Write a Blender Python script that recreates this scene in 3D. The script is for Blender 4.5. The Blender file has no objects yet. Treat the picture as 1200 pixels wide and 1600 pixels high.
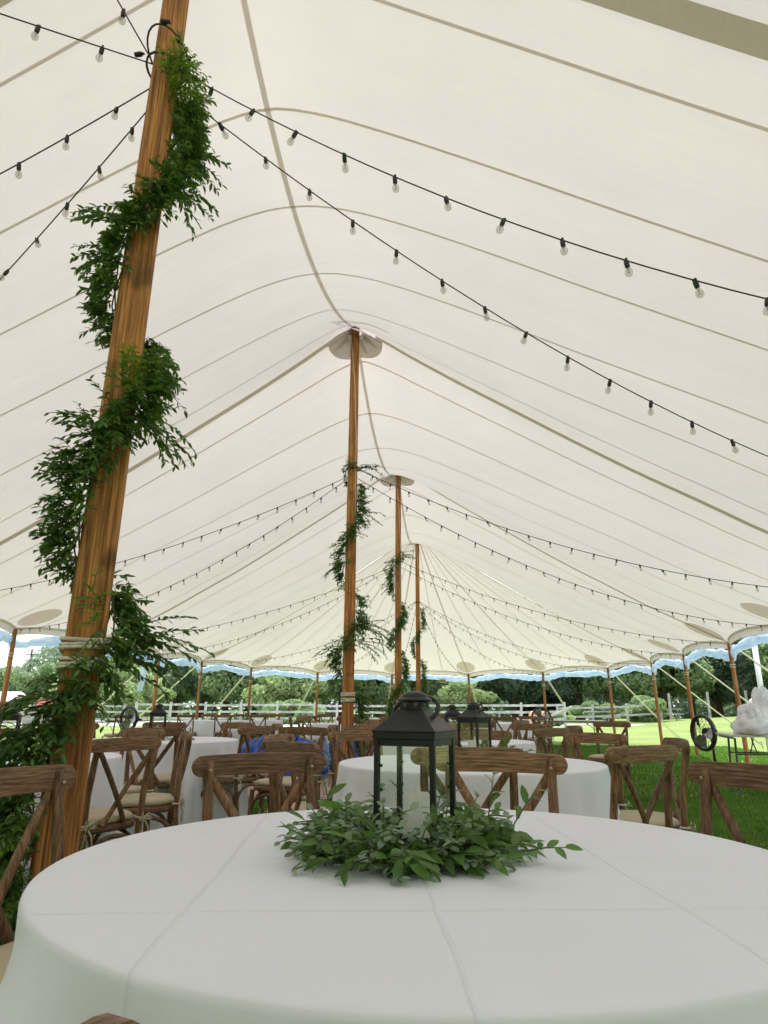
import bpy, math, random
import numpy as np
from mathutils import Vector, Matrix, Quaternion
random.seed(7)
rng = np.random.default_rng(7)
D = bpy.data
S = bpy.context.scene
C = S.collection
PI = math.pi
R = math.radians

# ---------------------------------------------------------------- camera
cam = D.cameras.new('camera'); camo = D.objects.new('camera', cam); C.objects.link(camo)
EYE = 1.0596
_F = Vector((-0.1154473, 0.95321631, 0.27937537)); _R = Vector((0.99283211, 0.11948955, 0.00257861)); _U = Vector((0.03092447, -0.27767053, 0.9601785))
camo.matrix_world = Matrix(((_R.x, _U.x, -_F.x, 0), (_R.y, _U.y, -_F.y, 0), (_R.z, _U.z, -_F.z, EYE), (0, 0, 0, 1)))
cam.sensor_fit = 'VERTICAL'; cam.sensor_height = 24.0; cam.lens = 24.0 * 1054.88 / 1600
cam.clip_start = 0.05; cam.clip_end = 2000
S.camera = camo

# ---------------------------------------------------------------- light
SUN_EL, SUN_AZ = 62.0, 8.0          # azimuth measured from +Y towards +X (the sun stands high ahead)
sd = Vector((math.sin(R(SUN_AZ)) * math.cos(R(SUN_EL)), math.cos(R(SUN_AZ)) * math.cos(R(SUN_EL)), math.sin(R(SUN_EL))))
w = D.worlds.new('World'); S.world = w; w.use_nodes = True
nt = w.node_tree; nt.nodes.clear()
sky = nt.nodes.new('ShaderNodeTexSky'); sky.sky_type = 'NISHITA'; sky.sun_disc = False
sky.sun_elevation = R(SUN_EL); sky.sun_rotation = R(SUN_AZ); sky.dust_density = 4.0; sky.air_density = 1.2; sky.ozone_density = 1.0
bgn = nt.nodes.new('ShaderNodeBackground'); bgn.inputs['Strength'].default_value = 0.14
wo = nt.nodes.new('ShaderNodeOutputWorld')
# thin bright cloud veil over the whole sky
tcn = nt.nodes.new('ShaderNodeTexCoord'); nz = nt.nodes.new('ShaderNodeTexNoise'); nz.inputs['Scale'].default_value = 3.0; nz.inputs['Detail'].default_value = 6
rp = nt.nodes.new('ShaderNodeValToRGB'); rp.color_ramp.elements[0].position = 0.3; rp.color_ramp.elements[1].position = 0.62
rp.color_ramp.elements[0].color = (.35, .35, .35, 1); rp.color_ramp.elements[1].color = (.95, .95, .95, 1)
mx = nt.nodes.new('ShaderNodeMix'); mx.data_type = 'RGBA'; mx.inputs['B'].default_value = (7.2, 7.4, 7.9, 1)
nt.links.new(tcn.outputs['Generated'], nz.inputs['Vector']); nt.links.new(nz.outputs['Fac'], rp.inputs['Fac'])
nt.links.new(rp.outputs['Color'], mx.inputs['Factor']); nt.links.new(sky.outputs['Color'], mx.inputs['A'])
nt.links.new(mx.outputs['Result'], bgn.inputs['Color']); nt.links.new(bgn.outputs['Background'], wo.inputs['Surface'])
sl = D.lights.new('sun', 'SUN'); sl.energy = 3.0; sl.angle = R(0.6); sl.color = (1, .965, .92)
so = D.objects.new('sun', sl); C.objects.link(so); so.rotation_euler = sd.to_track_quat('Z', 'Y').to_euler()
S.view_settings.view_transform = 'Standard'; S.view_settings.look = 'None'; S.view_settings.gamma = 1
S.view_settings.exposure = 1.22
S.view_settings.use_curve_mapping = False
cy = S.cycles
cy.max_bounces = 10; cy.diffuse_bounces = 5; cy.glossy_bounces = 4; cy.transmission_bounces = 8; cy.transparent_max_bounces = 12
cy.sample_clamp_indirect = 6

# ---------------------------------------------------------------- materials
def mat(name, col, rough=.7, spec=.35, metal=0, noise=None, bump=None, transl=0, transl_col=None, coord='Object', objvar=0, fine=None):
    """noise=(scale, amount, stretch xyz)   bump=(scale, strength, distance, stretch)"""
    m = D.materials.new(name); m.use_nodes = True; t = m.node_tree; n = t.nodes; l = t.links
    b = n['Principled BSDF']; out = n['Material Output']
    b.inputs['Roughness'].default_value = rough; b.inputs['Specular IOR Level'].default_value = spec; b.inputs['Metallic'].default_value = metal
    tc = n.new('ShaderNodeTexCoord')
    colsock = None
    if noise:
        mp = n.new('ShaderNodeMapping'); mp.inputs['Scale'].default_value = noise[2] if len(noise) > 2 else (1, 1, 1)
        l.new(tc.outputs[coord], mp.inputs['Vector'])
        tx = n.new('ShaderNodeTexNoise'); tx.inputs['Scale'].default_value = noise[0]; tx.inputs['Detail'].default_value = 7; tx.inputs['Roughness'].default_value = .62
        l.new(mp.outputs['Vector'], tx.inputs['Vector'])
        cr = n.new('ShaderNodeValToRGB'); cr.color_ramp.elements[0].position = .33; cr.color_ramp.elements[1].position = .68
        a = noise[1]
        if len(noise) > 3: c0, c1 = noise[3], noise[4]
        else: c0, c1 = [x * (1 - a) for x in col], [min(1, x * (1 + a)) for x in col]
        cr.color_ramp.elements[0].color = (*c0, 1); cr.color_ramp.elements[1].color = (*c1, 1)
        l.new(tx.outputs['Fac'], cr.inputs['Fac']); colsock = cr.outputs['Color']
    if fine:      # (scale, stretch, low, high): second, finer grain multiplied in, plus sparse dark knots and stains
        mpf = n.new('ShaderNodeMapping'); mpf.inputs['Scale'].default_value = fine[1]; l.new(tc.outputs[coord], mpf.inputs['Vector'])
        tf = n.new('ShaderNodeTexNoise'); tf.inputs['Scale'].default_value = fine[0]; tf.inputs['Detail'].default_value = 4; l.new(mpf.outputs['Vector'], tf.inputs['Vector'])
        mrf = n.new('ShaderNodeMapRange'); mrf.inputs['From Min'].default_value = .35; mrf.inputs['From Max'].default_value = .65; mrf.inputs['To Min'].default_value = fine[2]; mrf.inputs['To Max'].default_value = fine[3]; l.new(tf.outputs['Fac'], mrf.inputs['Value'])
        tk = n.new('ShaderNodeTexNoise'); tk.inputs['Scale'].default_value = 4.5; tk.inputs['Detail'].default_value = 2; l.new(tc.outputs[coord], tk.inputs['Vector'])
        mk = n.new('ShaderNodeMapRange'); mk.inputs['From Min'].default_value = .28; mk.inputs['From Max'].default_value = .40; mk.inputs['To Min'].default_value = .45; mk.inputs['To Max'].default_value = 1; l.new(tk.outputs['Fac'], mk.inputs['Value'])
        mu = n.new('ShaderNodeMath'); mu.operation = 'MULTIPLY'; l.new(mrf.outputs['Result'], mu.inputs[0]); l.new(mk.outputs['Result'], mu.inputs[1])
        hf = n.new('ShaderNodeHueSaturation'); l.new(mu.outputs[0], hf.inputs['Value'])
        if colsock: l.new(colsock, hf.inputs['Color'])
        else: hf.inputs['Color'].default_value = (*col, 1)
        colsock = hf.outputs['Color']
    if objvar:
        oi = n.new('ShaderNodeObjectInfo'); mr = n.new('ShaderNodeMapRange'); mr.inputs['To Min'].default_value = 1 - objvar; mr.inputs['To Max'].default_value = 1 + objvar
        l.new(oi.outputs['Random'], mr.inputs['Value'])
        hs = n.new('ShaderNodeHueSaturation'); l.new(mr.outputs['Result'], hs.inputs['Value'])
        if colsock: l.new(colsock, hs.inputs['Color'])
        else: hs.inputs['Color'].default_value = (*col, 1)
        colsock = hs.outputs['Color']
    if colsock: l.new(colsock, b.inputs['Base Color'])
    else: b.inputs['Base Color'].default_value = (*col, 1)
    if bump:
        mp2 = n.new('ShaderNodeMapping'); mp2.inputs['Scale'].default_value = bump[3] if len(bump) > 3 else (1, 1, 1)
        l.new(tc.outputs[coord], mp2.inputs['Vector'])
        t2 = n.new('ShaderNodeTexNoise'); t2.inputs['Scale'].default_value = bump[0]; t2.inputs['Detail'].default_value = 5
        l.new(mp2.outputs['Vector'], t2.inputs['Vector'])
        bp = n.new('ShaderNodeBump'); bp.inputs['Strength'].default_value = bump[1]; bp.inputs['Distance'].default_value = bump[2]
        l.new(t2.outputs['Fac'], bp.inputs['Height']); l.new(bp.outputs['Normal'], b.inputs['Normal'])
    if transl:
        tr = n.new('ShaderNodeBsdfTranslucent'); ms = n.new('ShaderNodeMixShader'); ms.inputs['Fac'].default_value = transl
        if transl_col is not None: tr.inputs['Color'].default_value = (*transl_col, 1)
        elif colsock: l.new(colsock, tr.inputs['Color'])
        else: tr.inputs['Color'].default_value = (*col, 1)
        if bump: l.new(bp.outputs['Normal'], tr.inputs['Normal'])
        l.new(b.outputs['BSDF'], ms.inputs[1]); l.new(tr.outputs['BSDF'], ms.inputs[2]); l.new(ms.outputs['Shader'], out.inputs['Surface'])
    return m

M = {}
M['canvas'] = mat('sailcloth_fabric', (.82, .765, .745), .75, .2, noise=(.7, .03), bump=(2.0, .6, .05, (.28, 1.5, .4)), transl=.175)
M['seam'] = mat('seam_tape', (.72, .66, .59), .7, .2, transl=.45, transl_col=(.78, .72, .65))
M['web'] = mat('ridge_webbing', (.58, .54, .43), .7, .2, noise=(30, .08, (1, 1, 1)), transl=.45, transl_col=(.66, .62, .49))
M['patch'] = mat('reinforcement_fabric', (.78, .72, .66), .75, .2, transl=.5, transl_col=(.84, .78, .71))
M['hem'] = mat('eave_hem', (.80, .77, .68), .75, .2, transl=.3, transl_col=(.75, .72, .6))
M['plastic'] = mat('rolled_clear_sidewall', (.5, .7, .92), .2, .8, noise=(5, .3, (1, 1, 5), (.36, .60, .90), (.88, .94, 1.0)), bump=(8, .6, .04, (1, 1, 4)), transl=.5)
M['pole'] = mat('fir_pole', (.33, .15, .055), .55, .35, noise=(11, .3, (5, 5, .16), (.22, .075, .020), (.74, .33, .10)), bump=(26, .6, .006, (3, 3, .12)), fine=(42, (4, 4, .12), .62, 1.15))
M['sidepole'] = mat('side_pole_wood', (.42, .20, .08), .55, .35, noise=(9, .3, (4, 4, .4), (.20, .08, .028), (.46, .21, .08)), objvar=.15)
M['rope'] = mat('manila_rope', (.74, .71, .62), .9, .1, noise=(40, .2))
M['guy'] = mat('guy_rope', (.66, .66, .46), .8, .2)
M['chairx'] = mat('chair_wood_rail', (.16, .08, .04), .5, .4, noise=(17, .5, (.5, 5, 9), (.085, .042, .021), (.37, .21, .11)), bump=(40, .7, .004, (.3, 3, 6)), objvar=.28, fine=(60, (.25, 3, 5), .68, 1.12))
M['chairz'] = mat('chair_wood_legs', (.13, .065, .033), .5, .4, noise=(13, .5, (6, 6, .6), (.060, .029, .014), (.35, .19, .095)), bump=(40, .4, .004, (4, 4, .4)), objvar=.28, fine=(60, (4, 4, .3), .6, 1.12))
M['cushion'] = mat('beige_cushion', (.50, .43, .32), .9, .1, noise=(6, .08), bump=(5, .5, .02))
M['tie'] = mat('cushion_tie', (.58, .52, .40), .9, .1)
M['brass'] = mat('screw_metal', (.45, .38, .25), .35, .5, metal=.9)
M['cloth'] = mat('white_tablecloth', (.86, .875, .975), .85, .15, noise=(3, .012), bump=(3.5, .5, .02), transl=.08, transl_col=(.80, .84, .95))
M['plywood'] = mat('plywood', (.45, .33, .2), .6, .3, noise=(6, .2, (1, 8, 1)))
M['black'] = mat('black_lantern_metal', (.012, .0135, .016), .42, .5, noise=(14, .35), bump=(60, .12, .002), metal=.2)
M['blackplastic'] = mat('black_plastic', (.018, .018, .018), .4, .5)
M['candle'] = mat('candle_wax', (.93, .92, .88), .5, .4, transl=.3, transl_col=(.95, .94, .9))
M['steel'] = mat('galvanised_steel', (.45, .46, .47), .35, .5, metal=.8)
M['grey'] = mat('grey_folding_leg', (.10, .11, .11), .45, .5)
M['tabletop'] = mat('grey_laminate', (.62, .62, .60), .45, .4, noise=(8, .05))
M['fence'] = mat('weathered_white_rail', (.5, .5, .5), .85, .1, noise=(3, .25, (1, 1, 1), (.26, .27, .27), (.62, .62, .61)))
M['fencegrey'] = mat('weathered_grey_rail', (.36, .36, .35), .85, .1, noise=(5, .3, (1, 1, 1)))
M['bark'] = mat('bark', (.09, .065, .045), .9, .1, noise=(6, .4, (3, 3, .6)), bump=(9, .8, .05, (2, 2, .4)))
M['gravel'] = mat('pale_gravel', (.42, .41, .40), .95, .1, noise=(1.4, .2), bump=(20, .6, .03))
M['blue'] = mat('blue_tarp', (.015, .075, .42), .4, .5, noise=(5, .35), bump=(9, .7, .04))
M['pattern'] = mat('blue_patterned_fabric', (.1, .2, .4), .8, .2, noise=(26, 1, (1, 1, 1), (.02, .06, .16), (.42, .58, .75)))
M['bag'] = mat('clear_bag_film', (.95, .95, 1.0), .15, .8, bump=(7, .5, .03, (1, 1, .35)), transl=.3, transl_col=(.96, .96, 1.0))
M['linen'] = mat('bagged_linen', (.68, .55, .50), .8, .2, noise=(5, .12))
M['whitepvc'] = mat('white_pvc', (.80, .80, .80), .35, .5)
M['roofpale'] = mat('pale_shed_roof', (.42, .38, .37), .7, .3, noise=(2, .1))
M['roofred'] = mat('red_shed_roof', (.30, .10, .07), .7, .2, noise=(2, .2))
M['shedwall'] = mat('shed_wall', (.40, .37, .34), .8, .2, noise=(2, .1))
M['deck'] = mat('dance_floor_wood', (.34, .22, .17), .55, .4, noise=(3, .25, (.5, 6, 1), (.25, .15, .115), (.44, .30, .235)), objvar=.1)
M['signgold'] = mat('exit_sign_face', (.55, .42, .16), .5, .4)
M['signdark'] = mat('exit_sign_letters', (.12, .05, .02), .5, .4)
M['stem'] = mat('green_stem', (.10, .15, .045), .6, .3)
M['vine'] = mat('brown_vine', (.11, .14, .05), .7, .3)
M['pink'] = mat('pink_cover', (.62, .36, .28), .8, .2, noise=(5, .2))
M['pennant'] = mat('pennant_fabric', (.35, .36, .45), .8, .1)

def leafmat(name, c0, c1, rough=.42, spec=.45, tr=.35, tc=None, scale=9, objvar=0):
    return mat(name, c1, rough, spec, noise=(scale, 0, (1, 1, 1), c0, c1), transl=tr, transl_col=tc, objvar=objvar)
M['ruscus'] = leafmat('dark_ruscus_leaf', (.042, .105, .020), (.145, .27, .06), .36, .5, .3, (.10, .22, .03), 14)
M['ruscusobj'] = leafmat('ruscus_leaf', (.045, .115, .018), (.13, .26, .05), .32, .5, .32, (.16, .34, .05), 20, .45)
M['euca'] = leafmat('eucalyptus_leaf', (.20, .29, .18), (.36, .45, .32), .6, .25, .25, (.20, .32, .14), 14)
M['eucaobj'] = leafmat('eucalyptus_round_leaf', (.22, .31, .20), (.38, .47, .34), .6, .25, .28, (.28, .42, .20), 20, .35)
M['lime'] = leafmat('lime_green_leaf', (.10, .20, .025), (.20, .34, .05), .5, .3, .4, (.30, .45, .05), 14)
M['tree_a'] = leafmat('mid_green_foliage', (.09, .15, .065), (.23, .31, .15), .6, .3, .52, (.32, .46, .20), .35, .25)
M['tree_b'] = leafmat('dark_green_foliage', (.08, .125, .09), (.20, .26, .19), .6, .35, .52, (.28, .40, .24), .35, .25)
M['tree_c'] = leafmat('pale_green_foliage', (.17, .25, .10), (.30, .38, .19), .6, .2, .45, (.38, .5, .2), .35, .15)
M['tree_d'] = leafmat('conifer_foliage', (.03, .055, .042), (.07, .11, .08), .7, .15, .3, (.08, .13, .08), .35, .2)

# glass
def add_transparency(m, f):
    t = m.node_tree; n = t.nodes; l = t.links; out = n['Material Output']; src = out.inputs['Surface'].links[0].from_socket
    tr = n.new('ShaderNodeBsdfTransparent'); ms = n.new('ShaderNodeMixShader'); ms.inputs['Fac'].default_value = f
    l.new(src, ms.inputs[1]); l.new(tr.outputs['BSDF'], ms.inputs[2]); l.new(ms.outputs['Shader'], out.inputs['Surface'])
add_transparency(M['bag'], .12); add_transparency(M['plastic'], .2)
def glassmat(name, tint, refl):
    m = D.materials.new(name); m.use_nodes = True; t = m.node_tree; n = t.nodes; l = t.links; n.remove(n['Principled BSDF'])
    tr = n.new('ShaderNodeBsdfTransparent'); tr.inputs['Color'].default_value = (*tint, 1)
    gl = n.new('ShaderNodeBsdfGlossy'); gl.inputs['Roughness'].default_value = .03
    lw = n.new('ShaderNodeLayerWeight'); lw.inputs['Blend'].default_value = .5; pw = n.new('ShaderNodeMath'); pw.operation = 'POWER'; pw.inputs[1].default_value = 4
    l.new(lw.outputs['Facing'], pw.inputs[0]); fr = n.new('ShaderNodeMath'); fr.operation = 'MULTIPLY_ADD'; fr.inputs[1].default_value = .25; fr.inputs[2].default_value = refl; l.new(pw.outputs[0], fr.inputs[0])
    ms = n.new('ShaderNodeMixShader'); l.new(fr.outputs[0], ms.inputs['Fac']); l.new(tr.outputs['BSDF'], ms.inputs[1]); l.new(gl.outputs['BSDF'], ms.inputs[2])
    l.new(ms.outputs['Shader'], n['Material Output'].inputs['Surface']); return m
M['pane'] = glassmat('lantern_glass', (.975, .99, .985), .025)
M['bulb'] = glassmat('bulb_glass', (.82, .81, .78), .08)

# tablecloth creases (pressed fold lines running across the top)
def cloth_creased():
    m = M['cloth'].copy(); m.name = 'pressed_tablecloth'; t = m.node_tree; n = t.nodes; l = t.links
    b = n['Principled BSDF']; tc = n.new('ShaderNodeTexCoord'); mp = n.new('ShaderNodeMapping'); mp.inputs['Rotation'].default_value = (0, 0, R(-9))
    l.new(tc.outputs['Object'], mp.inputs['Vector']); sx = n.new('ShaderNodeSeparateXYZ'); 
    wob = n.new('ShaderNodeTexNoise'); wob.inputs['Scale'].default_value = 3; l.new(tc.outputs['Object'], wob.inputs['Vector'])
    ad = n.new('ShaderNodeVectorMath'); ad.operation = 'MULTIPLY_ADD'; ad.inputs[1].default_value = (.022, .022, 0); l.new(wob.outputs['Color'], ad.inputs[0]); l.new(mp.outputs['Vector'], ad.inputs[2])
    l.new(ad.outputs['Vector'], sx.inputs['Vector'])
    hs = []
    for ax, off, wd in (('X', .05, .006), ('Y', .0, .006)):
        a = n.new('ShaderNodeMath'); a.operation = 'MULTIPLY_ADD'; a.inputs[1].default_value = 1 / .385; a.inputs[2].default_value = off; l.new(sx.outputs[ax], a.inputs[0])
        f = n.new('ShaderNodeMath'); f.operation = 'PINGPONG'; f.inputs[1].default_value = .5; l.new(a.outputs[0], f.inputs[0])
        r = n.new('ShaderNodeMapRange'); r.interpolation_type = 'SMOOTHSTEP'; r.inputs['From Min'].default_value = 0; r.inputs['From Max'].default_value = .014; r.inputs['To Min'].default_value = 1; r.inputs['To Max'].default_value = 0
        l.new(f.outputs[0], r.inputs['Value']); hs.append(r.outputs['Result'])
    s = n.new('ShaderNodeMath'); s.operation = 'MAXIMUM'; l.new(hs[0], s.inputs[0]); l.new(hs[1], s.inputs[1])
    bp = n.new('ShaderNodeBump'); bp.inputs['Strength'].default_value = .55; bp.inputs['Distance'].default_value = .004; l.new(s.outputs[0], bp.inputs['Height'])
    old = [x for x in n if x.type == 'BUMP' and x != bp][0]; l.new(old.outputs['Normal'], bp.inputs['Normal']); l.new(bp.outputs['Normal'], b.inputs['Normal'])
    return m
M['clothfold'] = cloth_creased()

# lawn
def lawnmat(name):
    m = D.materials.new(name); m.use_nodes = True; t = m.node_tree; n = t.nodes; l = t.links; b = n['Principled BSDF']
    b.inputs['Roughness'].default_value = .85; b.inputs['Specular IOR Level'].default_value = .15
    tc = n.new('ShaderNodeTexCoord')
    def nzx(sc, det, st=(1, 1, 1)):
        mp = n.new('ShaderNodeMapping'); mp.inputs['Scale'].default_value = st; l.new(tc.outputs['Object'], mp.inputs['Vector'])
        x = n.new('ShaderNodeTexNoise'); x.inputs['Scale'].default_value = sc; x.inputs['Detail'].default_value = det; l.new(mp.outputs['Vector'], x.inputs['Vector']); return x.outputs['Fac']
    a = nzx(.35, 4); c = nzx(60, 3)
    cr = n.new('ShaderNodeValToRGB'); e = cr.color_ramp.elements; e[0].position = .3; e[0].color = (.16, .235, .055, 1); e[1].position = .7; e[1].color = (.26, .33, .12, 1)
    l.new(a, cr.inputs['Fac'])
    cr2 = n.new('ShaderNodeValToRGB'); e = cr2.color_ramp.elements; e[0].position = .3; e[0].color = (.45, .5, .4, 1); e[1].position = .75; e[1].color = (1.25, 1.25, 1.15, 1)
    l.new(c, cr2.inputs['Fac'])
    mm = n.new('ShaderNodeMix'); mm.data_type = 'RGBA'; mm.blend_type = 'MULTIPLY'; mm.inputs['Factor'].default_value = 1
    l.new(cr.outputs['Color'], mm.inputs['A']); l.new(cr2.outputs['Color'], mm.inputs['B']); l.new(mm.outputs['Result'], b.inputs['Base Color'])
    bp = n.new('ShaderNodeBump'); bp.inputs['Strength'].default_value = .8; bp.inputs['Distance'].default_value = .03; l.new(c, bp.inputs['Height']); l.new(bp.outputs['Normal'], b.inputs['Normal'])
    return m
M['lawn'] = lawnmat('mown_lawn')
M['blade'] = mat('grass_blade', (.10, .19, .03), .6, .25, noise=(2.5, 0, (1, 1, 1), (.035, .11, .010), (.16, .30, .04)), transl=.35, transl_col=(.10, .24, .018))

# ---------------------------------------------------------------- mesh helpers
def link(o, parent=None):
    C.objects.link(o)
    if parent: o.parent = parent
    return o
def mesh(name, V, F, m, parent=None, smooth=False, loc=None, mats=None, fm=None):
    me = D.meshes.new(name); me.from_pydata([tuple(v) for v in V], [], F)
    for x in (mats or [m]): me.materials.append(x)
    if fm is not None: me.polygons.foreach_set('material_index', fm)
    if smooth: me.polygons.foreach_set('use_smooth', [True] * len(me.polygons))
    me.update(); o = D.objects.new(name, me); link(o, parent)
    if loc: o.location = loc
    return o
def npmesh(name, V, Fq, m, parent=None, smooth=False, mats=None, fm=None):
    """V (n,3), Fq (k,4|3) numpy"""
    me = D.meshes.new(name); k, c = Fq.shape
    me.vertices.add(len(V)); me.vertices.foreach_set('co', np.ascontiguousarray(V, dtype=np.float32).ravel())
    me.loops.add(k * c); me.loops.foreach_set('vertex_index', np.ascontiguousarray(Fq, dtype=np.int32).ravel())
    me.polygons.add(k); me.polygons.foreach_set('loop_start', np.arange(0, k * c, c, dtype=np.int32))
    for x in (mats or [m]): me.materials.append(x)
    if fm is not None: me.polygons.foreach_set('material_index', np.asarray(fm, dtype=np.int32))
    if smooth: me.polygons.foreach_set('use_smooth', np.ones(k, dtype=bool))
    me.update(calc_edges=True); me.validate(); o = D.objects.new(name, me); link(o, parent); return o
def tag(o, label=None, cat=None, group=None, kind=None):
    if label: o['label'] = label
    if cat: o['category'] = cat
    if group: o['group'] = group
    if kind: o['kind'] = kind
    return o
def thing(name, label, cat, loc=(0, 0, 0), rz=0, group=None):
    o = D.objects.new(name, None); o.empty_display_size = .1; C.objects.link(o); o.location = loc; o.rotation_euler = (0, 0, rz); return tag(o, label, cat, group)
def kids(o, K={}):
    return [c for c in D.objects if c.parent == o]
class MB:
    def __init__(s): s.V = []; s.F = []
    def add(s, V, F):
        n = len(s.V); s.V += [tuple(v) for v in V]; s.F += [tuple(i + n for i in f) for f in F]; return s
    def box(s, c, d, rot=None, taper=1.0):
        x, y, z = d[0] / 2, d[1] / 2, d[2] / 2
        V = [Vector((sx * x * (taper if sz > 0 else 1), sy * y * (taper if sz > 0 else 1), sz * z)) for sz in (-1, 1) for sy in (-1, 1) for sx in (-1, 1)]
        if rot is not None: V = [rot @ v for v in V]
        V = [v + Vector(c) for v in V]
        return s.add(V, [(0, 2, 3, 1), (4, 5, 7, 6), (0, 1, 5, 4), (2, 6, 7, 3), (0, 4, 6, 2), (1, 3, 7, 5)])
    def beam(s, a, b, wd, ht, up=(0, 0, 1)):
        a, b = Vector(a), Vector(b); d = (b - a).normalized(); u = Vector(up)
        if abs(d.dot(u)) > .98: u = Vector((0, 1, 0))
        x = d.cross(u).normalized(); z = x.cross(d)
        V = [p + x * sx * wd / 2 + z * sz * ht / 2 for p in (a, b) for sz in (-1, 1) for sx in (-1, 1)]
        return s.add(V, [(0, 1, 3, 2), (4, 6, 7, 5), (0, 4, 5, 1), (2, 3, 7, 6), (0, 2, 6, 4), (1, 5, 7, 3)])
    def tube(s, pts, rad, n=8, caps=True, closed=False, flat=(1, 1), up=None):
        pts = [Vector(p) for p in pts]; m = len(pts); rr = rad if isinstance(rad, (list, tuple)) else [rad] * m
        V = []; prev = None
        for i, p in enumerate(pts):
            if closed: t = pts[(i + 1) % m] - pts[i - 1]
            else: t = pts[min(i + 1, m - 1)] - pts[max(i - 1, 0)]
            if t.length < 1e-9: t = Vector((0, 0, 1))
            t.normalize()
            if prev is None:
                r0 = Vector(up) if up else (Vector((0, 0, 1)) if abs(t.z) < .9 else Vector((1, 0, 0)))
            else: r0 = prev
            u = (r0 - t * r0.dot(t)).normalized(); prev = u; v = t.cross(u)
            for k in range(n):
                a = 2 * PI * k / n; V.append(p + (u * math.cos(a) * flat[0] + v * math.sin(a) * flat[1]) * rr[i])
        F = []
        for i in range(m if closed else m - 1):
            for k in range(n):
                a, b = i * n + k, i * n + (k + 1) % n; c, d = ((i + 1) % m) * n + (k + 1) % n, ((i + 1) % m) * n + k
                F.append((a, b, c, d))
        if caps and not closed: F += [tuple(range(n - 1, -1, -1)), tuple((m - 1) * n + k for k in range(n))]
        return s.add(V, F)
    def lathe(s, prof, n=16, c=(0, 0, 0)):
        V = [(c[0] + r * math.cos(2 * PI * k / n), c[1] + r * math.sin(2 * PI * k / n), c[2] + z) for r, z in prof for k in range(n)]
        F = [(i * n + k, i * n + (k + 1) % n, (i + 1) * n + (k + 1) % n, (i + 1) * n + k) for i in range(len(prof) - 1) for k in range(n)]
        if prof[0][0] > 1e-6: F.append(tuple(range(n - 1, -1, -1)))
        if prof[-1][0] > 1e-6: F.append(tuple((len(prof) - 1) * n + k for k in range(n)))
        return s.add(V, F)
    def build(s, name, m, parent=None, smooth=False, **k):
        return mesh(name, s.V, s.F, m, parent, smooth, **k)
def autosmooth(o, ang=40):
    me = o.data
    me.polygons.foreach_set('use_smooth', [True] * len(me.polygons))
    me.set_sharp_from_angle(angle=R(ang)); return o
def bevel(o, wd=.003, seg=2):
    md = o.modifiers.new('bevel', 'BEVEL'); md.width = wd; md.segments = seg; md.limit_method = 'ANGLE'; md.angle_limit = R(35); return o
def interp(tab, x):
    # monotone smooth interpolation
    xs, ys = tab
    return np.interp(x, xs, ys)
def pchip(xs, ys, n=400):
    xs, ys = np.array(xs, float), np.array(ys, float); h = np.diff(xs); d = np.diff(ys) / h; m = np.zeros(len(xs))
    for i in range(1, len(xs) - 1):
        m[i] = 0 if d[i - 1] * d[i] <= 0 else 2 * d[i - 1] * d[i] / (d[i - 1] + d[i])
    m[0] = d[0]; m[-1] = d[-1]
    X = np.linspace(xs[0], xs[-1], n); i = np.clip(np.searchsorted(xs, X, 'right') - 1, 0, len(h) - 1); t = (X - xs[i]) / h[i]
    Y = (2*t**3-3*t**2+1)*ys[i] + (t**3-2*t**2+t)*h[i]*m[i] + (-2*t**3+3*t**2)*ys[i+1] + (t**3-t**2)*h[i]*m[i+1]
    return X, Y

# ---------------------------------------------------------------- site constants
AX = -1.476                      # tent ridge line x
PY = [2.538 + 6.1 * k for k in range(-1, 4)]      # centre poles (first stands behind the camera)
WID = 6.8
Y0 = PY[0]                      # rear centre pole, behind the camera
def fill(a, f): return [a + f * i for i in range(99)]

# ---------------------------------------------------------------- ground
def gz(x, y):
    m = 0.95 * math.exp(-(((x - 26) / 13) ** 2 + ((y - 46) / 14) ** 2))
    return m
def sheet(name, x0, x1, y0, y1, nx, ny, z0, m):
    V = []; F = []
    for j in range(ny + 1):
        for i in range(nx + 1):
            x = x0 + (x1 - x0) * i / nx; y = y0 + (y1 - y0) * j / ny; V.append((x, y, z0 + gz(x, y)))
    for j in range(ny):
        for i in range(nx):
            a = j * (nx + 1) + i; F.append((a, a + 1, a + nx + 2, a + nx + 1))
    return tag(mesh(name, V, F, m, smooth=True), kind='structure')
sheet('ground', -600, 600, -400, 800, 240, 240, -0.008, M['lawn'])
sheet('lawn', -40, 60, -25, 95, 100, 120, 0, M['lawn'])
pad = []
V = []; F = []
for i in range(41):
    x = -46 + i * 1.4; 
    for j, y in enumerate((41.5 + .5 * math.sin(x * .7), 47, 58)): V.append((x, y, .004 + gz(x, y)))
for i in range(40):
    for j in range(2): a = i * 3 + j; F.append((a, a + 3, a + 4, a + 1))
tag(mesh('paddock_ground', V, F, M['gravel']), kind='structure')

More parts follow.
